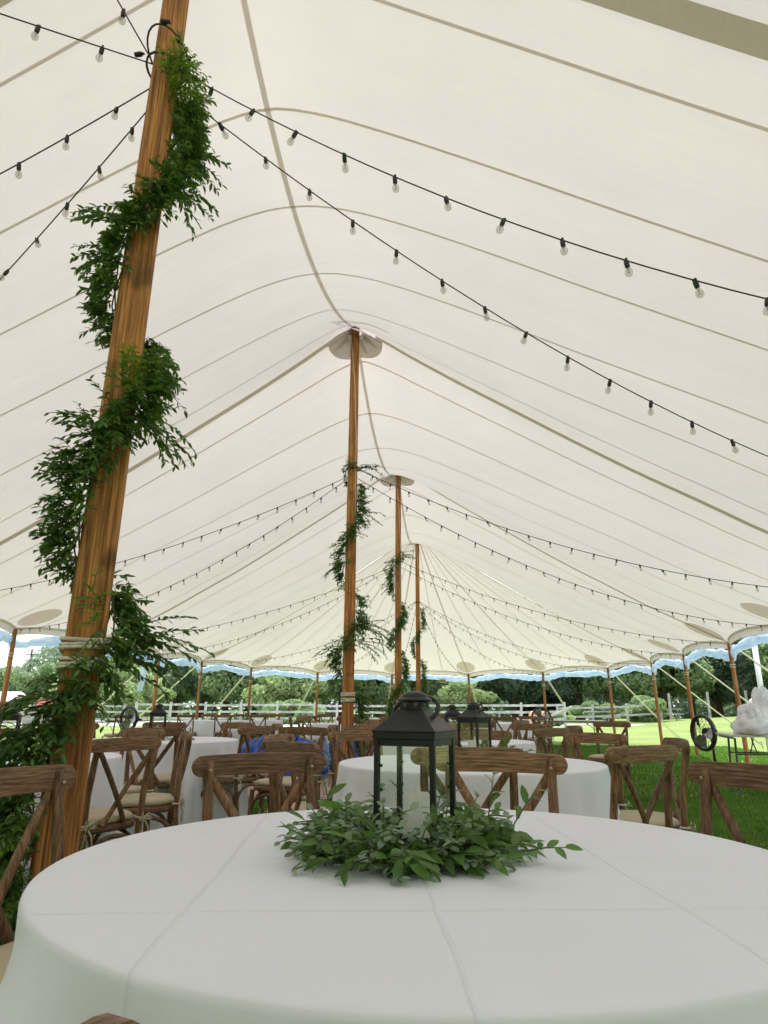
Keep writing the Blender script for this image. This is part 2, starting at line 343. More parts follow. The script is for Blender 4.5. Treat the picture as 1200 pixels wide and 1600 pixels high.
# ---------------------------------------------------------------- dance floor
dfl = D.objects.new('dance_floor', None); C.objects.link(dfl); tag(dfl, kind='structure')
DX0, DX1, DY0, DY1 = -6.6, -1.66, 8.45, 12.6
b = MB(); b.box(((DX0 + DX1) / 2, (DY0 + DY1) / 2, .018), (DX1 - DX0, DY1 - DY0, .026)); b.build('subfloor', M['deck'], dfl)
mbp = MB(); y = DY0 + .01; j = 0
while y < DY1 - .1:
    x = DX0 + .01 - (j % 3) * .4
    while x < DX1 - .02:
        xa, xb = max(x, DX0), min(x + 1.2, DX1)
        if xb - xa > .05: mbp.box(((xa + xb) / 2, y + .055, .039 + random.uniform(-.0008, .0008)), (xb - xa - .005, .105, .016))
        x += 1.2
    y += .11; j += 1
tag(mbp.build('plank', M['deck'], dfl), kind='stuff')
b = MB()
b.beam((DX0, DY0 - .03, .02), (DX1, DY0 - .03, .02), .055, .04); b.build('edge_trim', M['steel'], dfl)

# ---------------------------------------------------------------- tent surface
web = pchip([0, .3, .8, 1.4, 2.2, 3.0, 3.8, 4.5, 5.2, 6.0, 6.8], [6.45, 6.28, 5.93, 5.53, 5.02, 4.51, 4.02, 3.62, 3.21, 2.79, 2.38])
mid = pchip([0, .15, .5, .9, 1.4, 2.0, 2.6, 3.3, 4.0, 4.8, 5.8, 6.8], [5.50, 5.494, 5.42, 5.27, 5.04, 4.74, 4.43, 4.08, 3.73, 3.30, 2.83, 2.38])
def Z(x, y):
    off = x - AX
    if y > PY[-1]: r = math.hypot(off, y - PY[-1]); wgt = 1 - .12 * min(1, r / 2) ; 
    elif y < Y0: r = math.hypot(off, y - Y0); wgt = 1
    else:
        r = abs(off); t = ((y - Y0) / 6.1) % 1.0; d = min(t, 1 - t) * 6.1; wgt = ((3.05 - d) / 3.05) ** 1.9
    r = min(r, 6.8)
    z = np.interp(r, *mid) + (np.interp(r, *web) - np.interp(r, *mid)) * wgt
    if off < 0: z += .10 * (abs(off) / 6.8) ** 3
    if Y0 <= y <= PY[-1]: z -= .016 * abs(math.sin(PI * (y - Y0 - .508) / (6.1 / 6))) ** .7 * min(1, abs(off) / 1.5) * (1 - (abs(off) / 6.8) ** 4)
    return float(z)
def scal(t): return WID - .24 * (1 - (2 * (t % 1.0) - 1) ** 2) ** .8 if 0 < (t % 1.0) < 1 else WID
NEND = 7
def endW(phi):   # phi 0..pi
    return scal(phi / PI * NEND)
def sideW(y):
    return scal((y - Y0) / 3.05)
V = []; F = []
NX = 68; ys = np.arange(Y0, PY[-1] + 1e-6, 6.1 / 40)
us = np.sign(np.linspace(-1, 1, 2 * NX + 1)) * np.abs(np.linspace(-1, 1, 2 * NX + 1)) ** 1.15
for y in ys:
    for u in us:
        x = AX + u * sideW(y); V.append((x, y, Z(x, y)))
n1 = len(us)
for j in range(len(ys) - 1):
    for i in range(n1 - 1): a = j * n1 + i; F.append((a, a + 1, a + n1 + 1, a + n1))
def endcap(yc, sgn):
    base = len(V); na = 84; nr = 40
    for j in range(na + 1):
        ph = PI * j / na
        for i in range(nr + 1):
            r = (i / nr) ** 1.2 * endW(ph); x = AX + r * math.cos(ph); y = yc + sgn * r * math.sin(ph); V.append((x, y, Z(x, y + sgn * 1e-6)))
    for j in range(na):
        for i in range(nr):
            a = base + j * (nr + 1) + i; F.append((a, a + 1, a + nr + 2, a + nr + 1))
endcap(PY[-1], 1); endcap(Y0, -1)
tent = thing('sailcloth_tent', 'large cream sailcloth pole tent spanning overhead with thin seams and thick webbing ridges', 'tent')
canopy = mesh('canopy', V, F, M['canvas'], tent, smooth=True)

def strip(name, pts, wd, m, drop=.004, parent=tent, thick=.004):
    """ribbon sewn under the canopy along pts (xy list); width across"""
    P = [Vector((x, y, 0)) for x, y in pts]; V = []; 
    for i, p in enumerate(P):
        t = (P[min(i + 1, len(P) - 1)] - P[max(i - 1, 0)]).normalized(); s = Vector((-t.y, t.x, 0))
        for k in (-.5, 0, .5):
            q = p + s * wd * k; V.append((q.x, q.y, Z(q.x, q.y) - drop - (thick if k == 0 else 0)))
    F = []
    for i in range(len(P) - 1):
        for k in (0, 1): a = i * 3 + k; F.append((a, a + 1, a + 4, a + 3))
    return mesh(name, V, F, m, parent, smooth=True)
# cross seams, one metre panels
y = Y0 + .508
while y < PY[-1]:
    Wy = sideW(y); strip('seam', [(AX + u * Wy, y) for u in np.linspace(-.997, .997, 90)], .026, M['seam'], .004); y += 6.1 / 6
# ridge seam along the axis
strip('ridge_seam', [(AX, y) for y in np.linspace(Y0 + .05, PY[-1] - .05, 240)], .045, M['seam'], .006)
# heavy webbing at each pole line
for y in PY:
    for s in (-1, 1):
        strip('ridge_webbing', [(AX + s * r, y) for r in np.linspace(.30, 6.78, 60)], .19 if abs(y - PY[1]) < .01 else .10, M['web'], .010, thick=.014)
# end fan seams
nse = NEND * 3
for yc, sg in ((PY[-1], 1), (Y0, -1)):
    for j in range(1, nse):
        ph = PI * j / nse; 
        if j % 3 == 0: strip('ridge_webbing', [(AX + r * math.cos(ph), yc + sg * r * math.sin(ph)) for r in np.linspace(.3, 6.75, 50)], .045, M['seam'], .010, thick=.008)
        else: strip('seam', [(AX + r * math.cos(ph), yc + sg * r * math.sin(ph)) for r in np.linspace(.25, endW(ph) - .02, 50)], .024, M['seam'], .004)
# eave path
def eave(n=10):
    P = []
    for k in range(int(round((PY[-1] - Y0) / 3.05)) * n + 1):
        y = Y0 + 3.05 * k / n; P.append((AX + sideW(y), y))
    for k in range(1, NEND * n):
        ph = PI * k / (NEND * n); P.append((AX + endW(ph) * math.cos(ph), PY[-1] + endW(ph) * math.sin(ph)))
    for k in range(int(round((PY[-1] - Y0) / 3.05)) * n + 1):
        y = PY[-1] - 3.05 * k / n; P.append((AX - sideW(y), y))
    return P
EP = eave()
NE = len(EP)
def outn(i):
    a = Vector(EP[max(i - 1, 0)]); c = Vector(EP[min(i + 1, NE - 1)]); t = (c - a).normalized(); return Vector((t.y, -t.x))
# hem roll and valance
mbh = MB(); mbh.tube([(x, y, Z(x, y) - .012) for x, y in EP], .022, 8); h = mbh.build('eave_hem', M['hem'], tent, True)
V = []; F = []
for i, (x, y) in enumerate(EP):
    z = Z(x, y); o = outn(i); s = i / 10.0
    wv = .012 * math.sin(s * 21) ; low = .15 + .012 * math.sin(s * 7.3)
    V += [(x + o.x * .012, y + o.y * .012, z - .005), (x + o.x * (.02 + wv), y + o.y * (.02 + wv), z - low * .55), (x + o.x * (.022 + wv), y + o.y * (.022 + wv), z - low)]
for i in range(NE - 1):
    for k in (0, 1): a = i * 3 + k; F.append((a, a + 1, a + 4, a + 3))
mesh('valance', V, F, M['canvas'], tent, smooth=True)
# rolled plastic sidewall, a lumpy sausage just under the valance, one per bay
def roll(i0, i1):
    sub = 4; pts = []; rr = []
    ph0 = random.uniform(0, 6)
    for k in range((i1 - i0) * sub + 1):
        f = i0 + k / sub; i = min(int(f), NE - 2); g = f - i
        x = EP[i][0] * (1 - g) + EP[i + 1][0] * g; y = EP[i][1] * (1 - g) + EP[i + 1][1] * g; o = outn(i)
        z = min(Z(*EP[i]), Z(*EP[i + 1])); t = k / ((i1 - i0) * sub)
        dz = .245 + .026 * math.sin(t * 9.5 + ph0) + .010 * math.sin(t * 23 + ph0 * 2)
        pts.append((x + o.x * .06, y + o.y * .06, z - dz)); rr.append(.098 + .014 * math.sin(t * 13 + ph0) + .003 * math.sin(t * 41 + 2 * ph0))
    m_ = MB(); m_.tube(pts, rr, 10, flat=(1.0, .55), up=(0, 0, 1)); o = m_.build('sidewall_roll', M['plastic'], tent, True); return o
for i0 in range(0, NE - 1, 10): roll(i0, min(i0 + 10, NE - 1))
# centre pole caps and side pole reinforcement patches
def patch(name, cx, cy_, r, drop, m, nr=5, na=28, hole=.0):
    V = []; F = []
    for j in range(na):
        for i in range(nr + 1):
            q = hole + (r - hole) * i / nr; a = 2 * PI * j / na; x, y = cx + q * math.cos(a), cy_ + q * math.sin(a); V.append((x, y, Z(x, y) - drop))
    for j in range(na):
        for i in range(nr):
            a = j * (nr + 1) + i; c = ((j + 1) % na) * (nr + 1) + i; F.append((a, a + 1, c + 1, c))
    return mesh(name, V, F, m, tent, smooth=True)
for y in PY[1:]:
    r_ = .40; V = []; F = []; na = 32
    for j in range(na):
        a = 2 * PI * j / na
        for q, dz in ((.10, .03), (.2, .05), (r_ * .8, .10), (r_, .12)): x, yy = AX + q * math.cos(a), y + q * math.sin(a); V.append((x, yy, Z(x, yy) - dz * .35 - .02))
    for j in range(na):
        for i in range(3): a = j * 4 + i; c = ((j + 1) % na) * 4 + i; F.append((a, a + 1, c + 1, c))
    mesh('peak_cap', V, F, M['canvas'], tent, smooth=True)
    for j in range(8):      # stitched star points
        a = 2 * PI * (j + .5) / 8; V = []
        for q, da in ((.37, 0), (.13, .42), (.13, -.42)):
            x, yy = AX + q * math.cos(a + da), y + q * math.sin(a + da); V.append((x, yy, Z(x, yy) - .075))
        mesh('star_point', V, [(0, 1, 2)], M['hem'], tent)
SP = []         # side pole positions
for k in range(int(round((PY[-1] - Y0) / 3.05)) + 1):
    for s in (1, -1): SP.append((AX + s * WID, Y0 + 3.05 * k, (s, 0)))
for j in range(1, NEND):
    ph = PI * j / NEND; SP.append((AX + WID * math.cos(ph), PY[-1] + WID * math.sin(ph), (math.cos(ph), math.sin(ph))))
for x, y, d in SP:
    if y < 0: continue
    patch('reinforcement_patch', x - d[0] * .46, y - d[1] * .46, .36, .006, M['patch'], 5, 28)

# the front bay is a little shorter than the others: pull its cloth towards the second pole
for ch in [o for o in D.objects if o.parent == tent]:
    me = ch.data; co = np.empty(len(me.vertices) * 3, dtype=np.float32); me.vertices.foreach_get('co', co); co = co.reshape(-1, 3)
    yy = co[:, 1] + ch.location.y; co[:, 1] += .38 * np.clip((5.1 - yy) / 2.56, 0, 1); me.vertices.foreach_set('co', co.ravel()); me.update()
# EXIT sign hanging from the far eave
ex = thing('exit_sign', 'small brass coloured EXIT sign hanging from the far eave of the tent', 'sign', (-.98, 27.46, 2.12), 0)
ph = math.atan2(27.46 - PY[-1], -.98 - AX)
b = MB(); b.box((0, 0, 0), (.27, .03, .17)); b.build('sign_box', M['signgold'], ex)
tcv = D.curves.new('t', 'FONT'); tcv.body = 'EXIT'; tcv.size = .115; tcv.extrude = .004; tcv.align_x = 'CENTER'; tcv.align_y = 'CENTER'
to = D.objects.new('t', tcv); C.objects.link(to); bpy.context.view_layer.update()
me = D.meshes.new_from_object(to.evaluated_get(bpy.context.evaluated_depsgraph_get())); D.objects.remove(to)
me.materials.clear(); me.materials.append(M['signdark']); lo = D.objects.new('lettering', me); link(lo, ex); lo.rotation_euler = (R(90), 0, 0); lo.location = (0, -.021, 0)
b = MB(); b.beam((-.1, 0, .08), (-.1, 0, .26), .008, .008); b.beam((.1, 0, .08), (.1, 0, .26), .008, .008); b.build('hanger', M['steel'], ex)

# loose end of a sidewall hanging on the left
V = []; F = []
for i in range(9):
    for j in range(7):
        u, v = i / 8, j / 6; V.append((0 + .05 * math.sin(u * 9 + v * 2), u * .55 * (1 - .45 * v), -v * .85))
for i in range(8):
    for j in range(6): a = i * 7 + j; F.append((a, a + 7, a + 8, a + 1))
o = mesh('sidewall_tail', V, F, M['plastic'], tent, smooth=True, loc=(AX - WID + .05, 16.6, 2.32))

# ---------------------------------------------------------------- centre poles
def square_pole(parent, base, top, wb, wt, yaw):
    a, c = Vector(base), Vector(top); n = 20; V = []; F = []
    cr = .16
    for i in range(n + 1):
        t = i / n; p = a.lerp(c, t); hw = (wb + (wt - wb) * t) / 2
        ring = [(-1, -1 + cr), (-1 + cr, -1), (1 - cr, -1), (1, -1 + cr), (1, 1 - cr), (1 - cr, 1), (-1 + cr, 1), (-1, 1 - cr)]
        for x, y in ring:
            q = Vector((x * hw, y * hw, 0)); q.rotate(Quaternion((0, 0, 1), yaw)); V.append(p + q)
    for i in range(n):
        for k in range(8): F.append((i * 8 + k, i * 8 + (k + 1) % 8, (i + 1) * 8 + (k + 1) % 8, (i + 1) * 8 + k))
    F += [tuple(range(7, -1, -1)), tuple(n * 8 + k for k in range(8))]
    V = [v - a for v in V]
    return mesh('shaft', V, F, M['pole'], parent)
def rope_wrap(parent, z, r, turns, yaw, gap=.0165, rr=.0075):
    for sgm in range(1):
        pts = []; N = int(turns * 28)
        for i in range(N + 1):
            a = 2 * PI * i / 28; ca, sa = math.cos(a), math.sin(a); q = 1 / max(abs(ca), abs(sa)); q = min(q, 1.28)
            v = Vector((ca * q * r, sa * q * r, 0)); v.rotate(Quaternion((0, 0, 1), yaw)); jit = .004 * math.sin(a * 1.7)
            pts.append((v.x, v.y, z + gap * i / 28 + jit))
        m_ = MB(); m_.tube(pts, rr, 7); m_.build('rope_wrap', M['rope'], parent, True)
def centre_pole(base, top, wb, wt, yaw, label, ropes, halyard=True):
    t = thing('centre_pole', label, 'tent pole', base, 0, 'wooden centre poles of the tent')
    square_pole(t, base, top, wb, wt, yaw)
    d = Vector(top) - Vector(base)
    for z in ropes:
        o0 = D.objects.new('x', None)
        rope_wrap(t, 0, wb / 2 + .008, 3.2, yaw)
        w_ = [c for c in C.objects if c.parent == t and c.name.startswith('rope_wrap')][-1]
        w_.location = (d.x * z / d.z, d.y * z / d.z, z)
    m_ = MB(); m_.tube([(0, 0, d.z - .06), (0, 0, d.z + .02)], [wt * .72, wt * .55], 12); m_.build('pole_collar', M['blackplastic'], t)
    if halyard:
        m_ = MB(); hw = wt / 2 + .006
        m_.tube([(d.x - hw * .8, d.y - hw * 1.1, d.z - .1), (d.x * .8 + hw * .4, d.y - hw * 1.25, d.z * .85), (d.x * .7 + hw * .9, d.y - hw * 1.3, d.z * .72), (d.x * .5 + hw, d.y - hw * 1.3, d.z * .5)], .004, 6)
        m_.build('halyard', M['rope'], t, True)
    return t
P1B, P1T = (-1.515, 2.538, 0), (-1.400, 2.538, 6.20)
centre_pole(P1B, P1T, .150, .118, R(28), 'nearest brown wooden centre pole of the tent, leaning at the left, wound with leaves', [1.195, 1.268], False)
centre_pole((-1.50, PY[2], 0), (-1.476, PY[2], 6.40), .150, .118, R(12), 'second wooden centre pole, with white rope near its foot and a thin leaf garland', [1.13, 1.20])
centre_pole((-1.476, PY[3], 0), (-1.455, PY[3], 6.40), .150, .118, R(8), 'third wooden centre pole, between the second and the farthest one', [1.18])
centre_pole((-1.476, PY[4], 0), (-1.46, PY[4], 6.40), .150, .118, R(5), 'farthest wooden centre pole, where the seams of the tent end fan out', [])
for yy_, nm_ in ((PY[0], 'behind the camera'),): centre_pole((-1.476, yy_, 0), (-1.476, yy_, 6.40), .150, .118, R(5), 'wooden centre pole out of view ' + nm_, [])
# pennant above the second pole: its shadow shows on the canvas
fl = thing('pennant', 'small pennant flying on the peak above the second centre pole', 'flag', (AX, PY[2], 6.42))
b = MB(); b.tube([(0, 0, 0), (0, 0, 1.45)], .012, 8); b.build('staff', M['steel'], fl)
V = []; F = []
for i in range(9):
    u = i / 8; h_ = .26 * (1 - u * .75)
    V += [(u * .75, .06 * math.sin(u * 7), 1.40 - .14 * u), (u * .75, .06 * math.sin(u * 7 + .4), 1.40 - .14 * u - h_ * 1.2)]
for i in range(8): a = i * 2; F.append((a, a + 2, a + 3, a + 1))
mesh('flag_cloth', V, F, M['pennant'], fl, smooth=True)

# ---------------------------------------------------------------- side poles + guys
right_words = {}
def side_label(x, y, d):
    if y <= PY[-1] + .01:
        k = int(round((y - PY[0]) / 3.05)); s = 'right' if x > AX else 'left'
        near = {5: 'beside the left fan, partly behind the leafy pole' if s == 'left' else 'just out of frame at the right'}
        words = {2: 'level with the front centre pole, outside the frame', 3: 'between the first two centre poles, outside the frame', 4: 'level with the second centre pole, outside the frame',
                 5: 'next to the picture edge' , 6: 'nearest one wholly in view' if s == 'right' else 'hidden by the leaf-wrapped front pole', 7: 'second one in view from the picture edge' if s == 'right' else 'with the blue sidewall tail hanging beside it', 8: 'where the far bend of the eave starts'}
        return 'wooden side pole of the %s eave, %s' % (s, words.get(k, 'behind the photographer'))
    j = int(round(math.atan2(y - PY[-1], x - AX) / PI * NEND))
    return 'thin wooden pole under the far curved eave, ' + {1: 'first after the bend on the right', 2: 'left of the small standing fan', 3: 'seen just above the second lantern', 4: 'hidden behind the third centre pole', 5: 'seen left of the second centre pole', 6: 'seen above the long white table'}[j]
for x, y, d in SP:
    if y < 2: continue
    zt = Z(x, y) - .03; lean = .05
    t = thing('side_pole', side_label(x, y, d), 'tent pole', (x + d[0] * lean, y + d[1] * lean, 0), 0, 'wooden side poles under the tent eave')
    b = MB(); b.tube([(0, 0, 0), (-d[0] * lean * .5, -d[1] * lean * .5, zt / 2), (-d[0] * lean, -d[1] * lean, zt)], [.046, .046, .042], 10); autosmooth(b.build('shaft', M['sidepole'], t))
    b = MB(); 
    for zz in (zt * .80, zt * .82): b.tube([(math.cos(a) * .05 - d[0] * lean * .8, math.sin(a) * .05 - d[1] * lean * .8, zz) for a in np.linspace(0, 2 * PI, 13)[:-1]], .008, 6, closed=True)
    b.build('strap', M['rope'], t, True)
    b = MB(); b.tube([(-d[0] * lean, -d[1] * lean, zt - .01), (-d[0] * lean, -d[1] * lean, zt + .05)], [.03, .012], 8); b.build('pole_pin', M['blackplastic'], t)
    if x > AX and y > PY[-1] + .1: out = 2.6
    else: out = 2.7
    g = thing('guy_rope', 'guy rope %s, by the pole ' % ('on the right' if x > AX else 'on the left') + side_label(x, y, d).split(', ')[1], 'rope', (x, y, 0), 0, 'guy ropes outside the tent')
    for s in (-1, 1):
        b = MB(); sd_ = Vector((-d[1], d[0], 0)) * .03 * s
        b.tube([Vector((d[0] * .08, d[1] * .08, zt - .05)) + sd_ * .6, Vector((d[0] * out * .6, d[1] * out * .6, zt * .42)) + sd_, Vector((d[0] * out, d[1] * out, .12)) + sd_ * 1.8], .012, 6); b.build('rope', M['guy'], g, True)
    b = MB(); b.tube([(d[0] * (out + .06), d[1] * (out + .06), -.2), (d[0] * (out - .02), d[1] * (out - .02), .22)], [.012, .016], 8); b.build('stake', M['steel'], g)

# ---------------------------------------------------------------- string lights
def bulb_meshes():
    s = MB(); s.lathe([(.006, .0), (.014, -.004), (.0155, -.018), (.0150, -.046), (.013, -.05)], 10)
    s.tube([(-.012, 0, .004), (.012, 0, .004)], .008, 6)
    so_ = s.build('tmp', M['blackplastic']); me1 = so_.data; autosmooth(so_); D.objects.remove(so_)
    g = MB(); g.lathe([(.010, -.05), (.012, -.056), (.021, -.072), (.0245, -.088), (.021, -.104), (.012, -.113), (.002, -.116)], 12)
    go = g.build('tmp', M['bulb'], None, True); me2 = go.data; D.objects.remove(go)
    f = MB(); f.tube([(0, 0, -.052), (0, 0, -.075)], .0035, 6); f.tube([(-.005, 0, -.075), (-.007, 0, -.095), (.0, 0, -.085), (.007, 0, -.095), (.005, 0, -.075)], .0012, 4)
    fo = f.build('tmp', M['steel']); me3 = fo.data; D.objects.remove(fo)
    return me1, me2, me3
SOCK, GLASS, FILA = bulb_meshes()
for me_ in (SOCK, GLASS, FILA): me_.transform(Matrix.Scale(.70, 4))
SOCK.name = 'socket'; GLASS.name = 'glass_bulb'; FILA.name = 'filament'
def string(a, c, sag, label, detail=2, spacing=.28, start=.25):
    a, c = Vector(a), Vector(c); t = thing('string_lights', label, 'string lights', a, 0, 'string lights draped from the centre poles')
    n = 40; P = []
    for i in range(n + 1):
        f = i / n; p = a.lerp(c, f); p.z -= 4 * sag * f * (1 - f); P.append(p - a)
    m_ = MB(); m_.tube(P, .0034 if detail == 2 else .0045, 6); m_.build('cord', M['blackplastic'], t, True)
    L = [0]
    for i in range(n): L.append(L[-1] + (P[i + 1] - P[i]).length)
    s = start
    while s < L[-1] - .1:
        i = max(j for j in range(n) if L[j] <= s); p = P[i].lerp(P[i + 1], (s - L[i]) / (L[i + 1] - L[i]))
        yaw = random.uniform(0, 6.28); tilt = random.gauss(0, .22); tilt2 = random.gauss(0, .18)
        if detail == 2:
            o = D.objects.new('socket', SOCK); link(o, t); o.location = p; o.rotation_euler = (tilt, tilt2, yaw)
            q = D.objects.new('glass_bulb', GLASS); link(q, o); q2 = D.objects.new('filament', FILA); link(q2, o)
        else:
            o = D.objects.new('socket', SOCK); link(o, t); o.location = p; o.rotation_euler = (tilt, tilt2, yaw); q = D.objects.new('glass_bulb', GLASS); link(q, o)
        s += spacing + random.uniform(-.01, .01)
    return t
HZ = 4.22
wordsP = {1: 'nearest', 2: 'second', 3: 'third', 4: 'farthest'}
def eavepos(x, y): return (x, y, Z(x, y) - .06)
RX, LX = AX + WID - .05, AX - WID + .05
for k in (1, 2, 3):
    y = PY[k]; det = 2 if k < 2 else 1
    sg = {1: (.86, .74), 2: (.42, .5), 3: (.35, .4)}[k]
    x0 = -1.38 if k == 1 else -1.42
    string((x0, y, 4.20 if k == 1 else HZ), eavepos(RX, y), sg[0], 'bulb string from the %s centre pole straight across to the right eave' % wordsP[k], det)
    string((x0, y + .05, 4.10 if k == 1 else HZ - .12), eavepos(RX, y + 3.05), sg[1], 'bulb string from the %s centre pole slanting away to the right eave' % wordsP[k], det)
    xl = -1.47 if k == 1 else -1.53
    string((xl, y, HZ - .1), eavepos(LX, y), sg[0] * .8, 'bulb string from the %s centre pole straight across to the left eave' % wordsP[k], det)
    string((xl, y + .05, HZ - .1), eavepos(LX, y + 3.05), sg[1] * .9, 'bulb string from the %s centre pole slanting away to the left eave' % wordsP[k], det)
string((-1.50, PY[1] - .08, 4.22), (-1.48, PY[0], 4.2), .22, 'bulb string from the nearest centre pole back over the camera', 2)
string((-1.47, PY[1] - .06, 4.17), eavepos(LX, PY[0]), .12, 'bulb string leaving the top left corner of the picture', 2)
y = PY[4]
for ph, nm in ((0, 'straight to the right eave'), (1, 'to the first pole of the far right bend'), (2, 'to the second pole of the far right bend'), (3, 'down to the far eave above the second lantern'), (4, 'down to the far eave behind the third centre pole'), (5, 'to the far left bend of the eave'), (6, 'to the far eave above the long white table'), (7, 'straight to the left eave')):
    a = PI * ph / NEND; string((-1.476 + .08 * math.cos(a), y + .08 * math.sin(a), HZ), eavepos(AX + (WID - .05) * math.cos(a), y + (WID - .05) * math.sin(a)), .55, 'bulbs from the farthest centre pole ' + nm, 1)
# black tape and spare sockets bunched on the front pole
t = thing('cable_bundle', 'black cable wrapped round the nearest pole with sockets bunched at the top of the garland', 'cable', (-1.435, 2.538, 4.2))
m_ = MB(); m_.tube([(.10 * math.cos(a), .10 * math.sin(a), .012 * math.sin(a * 2)) for a in np.linspace(0, 2 * PI, 25)[:-1]], .006, 6, closed=True)
m_.tube([(.11 * math.cos(a), .11 * math.sin(a), .09 + .09 * math.cos(a + 2)) for a in np.linspace(0, 2 * PI, 25)[:-1]], .005, 6, closed=True); m_.build('cable', M['blackplastic'], t, True)
for a, z in ((-1.2, .17), (-.7, .07), (-.2, 0.02), (-.1, -.09), (.3, -.03), (-2.4, .02)):
    o = D.objects.new('socket', SOCK); link(o, t); o.location = (.125 * math.cos(a), .125 * math.sin(a), z); o.rotation_euler = (random.uniform(.5, 1.6), random.uniform(-1, 1), random.uniform(0, 6)); o.scale = (1.15,) * 3
for k in (2, 3, 4):
    t = thing('cable_bundle', 'black cable band tying the bulb strings to the %s centre pole' % wordsP[k], 'cable', (-1.47, PY[k], HZ))
    m_ = MB(); m_.tube([(.092 * math.cos(a), .092 * math.sin(a), .01 * math.sin(a)) for a in np.linspace(0, 2 * PI, 25)[:-1]], .012, 6, closed=True); m_.build('cable', M['blackplastic'], t, True)

# ---------------------------------------------------------------- chairs
def make_chair():
    t = thing('crossback_chair', 'x', 'chair', (0, 0, 0), 0, 'brown cross-back chairs around the tables')
    wood, woodx = M['chairz'], M['chairx']
    st = {}
    for s in (-1, 1):        # back posts (floor to top rail)
        b = MB(); pts = [(s * .175, -.265, 0), (s * .178, -.235, .22), (s * .182, -.212, .44), (s * .186, -.222, .62), (s * .186, -.246, .78), (s * .184, -.262, .885)]
        P = []; R_ = []
        for i in range(len(pts) - 1):
            for q in range(3): P.append(Vector(pts[i]).lerp(Vector(pts[i + 1]), q / 3)); R_.append(.0185 - .002 * abs(i - 2) / 3)
        P.append(Vector(pts[-1])); R_.append(.0145); b.tube(P, R_, 10, flat=(1, .9)); autosmooth(b.build('back_post', wood, t), 50)
    for s in (-1, 1):        # front legs
        b = MB(); b.tube([(s * .205, .20, 0), (s * .20, .19, .22), (s * .190, .18, .435)], [.0145, .017, .019], 10); autosmooth(b.build('front_leg', wood, t), 50)
    # top rail: bowed board with rounded ends
    V = []; F = []; n = 30; hw = .243; prof = [(-1, -.55), (-.75, -1), (.75, -1), (1, -.55), (1, .55), (.75, 1), (-.75, 1), (-1, .55)]
    for i in range(n + 1):
        u = -math.cos(PI * i / n); x = hw * u; e = max(0, (abs(u) - .86) / .14); hh = .035 * math.sqrt(max(.012, 1 - e ** 2.2)) * (1 - .05 * u * u); th = .0125
        yb = -.285 + .028 * u * u; zc = .866 + .004 * (1 - u * u)
        for a, c in prof: V.append((x, yb + a * th, zc + c * hh))
    for i in range(n):
        for k in range(8): F.append((i * 8 + k, (i + 1) * 8 + k, (i + 1) * 8 + (k + 1) % 8, i * 8 + (k + 1) % 8))
    F += [tuple(range(8)), tuple(n * 8 + k for k in range(7, -1, -1))]
    autosmooth(mesh('top_rail', V, F, woodx, t), 50)
    for s in (-1, 1):        # crossed back slats
        b = MB(); P = []
        for i in range(9):
            f = i / 8; x = s * (.178 - .250 * f); z = .835 - .375 * f; y = -.272 + .052 * f + (.010 if s > 0 else -.012) * math.sin(PI * min(1, f * 1.0)) ; P.append((x, y, z))
        b.tube(P, .0165, 8, flat=(.55, 1.0), up=(0, 1, 0)); autosmooth(b.build('cross_slat', wood, t), 50)
        o = MB(); o.lathe([(.006, 0), (.006, .003), (.003, .005)], 8); q = o.build('screw', M['brass'], t); q.location = (s * .185, -.238, .855); q.rotation_euler = (R(-90), 0, 0)
    # seat frame
    def outline(sc=1.0, n=28):
        P = []
        for i in range(n):
            a = 2 * PI * i / n; ca, sa = math.cos(a), math.sin(a); ex = 2 / 4.0
            x = .212 * sc * abs(ca) ** ex * (1 if ca >= 0 else -1); y = .212 * sc * abs(sa) ** ex * (1 if sa >= 0 else -1)
            x *= 1 + .06 * (y / .21); P.append((x, y - .012))
        return P
    O = outline(); I = outline(.97); V = []; n = len(O)
    for (x, y), z in [(p, .428) for p in I] + [(p, .434) for p in O] + [(p, .458) for p in O] + [(p, .464) for p in I]: V.append((x, y, z))
    F = [(r * n + k, r * n + (k + 1) % n, (r + 1) * n + (k + 1) % n, (r + 1) * n + k) for r in range(3) for k in range(n)] + [tuple(range(n - 1, -1, -1)), tuple(3 * n + k for k in range(n))]
    autosmooth(mesh('seat', V, F, woodx, t), 50)
    # bent arches under the seat
    for (xa, ya), (xb, yb) in (((-.203, .19), (.203, .19)), ((-.180, -.228), (.180, -.228)), ((-.203, .17), (-.183, -.21)), ((.203, .17), (.183, -.21))):
        P = []
        for i in range(15):
            a = PI * i / 14; f = .5 - .5 * math.cos(a); P.append((xa + (xb - xa) * f, ya + (yb - ya) * f, .20 + .205 * math.sin(a) ** .62))
        b = MB(); b.tube(P, .0125, 8); autosmooth(b.build('bent_arch', wood, t), 60)
    # cushion
    V = []; F = []; prof = [(.90, .466), (.97, .470), (1.0, .483), (.985, .496), (.90, .506), (.6, .512), (.0, .514)]
    for sc, z in prof:
        for x, y in outline(.96 * sc if sc > 0 else .01): V.append((x, y, z + .003 * math.sin(x * 30) * math.sin(y * 25)))
    F = [(r * n + k, r * n + (k + 1) % n, (r + 1) * n + (k + 1) % n, (r + 1) * n + k) for r in range(len(prof) - 1) for k in range(n)]
    c = mesh('cushion', V, F, M['cushion'], t, smooth=True)
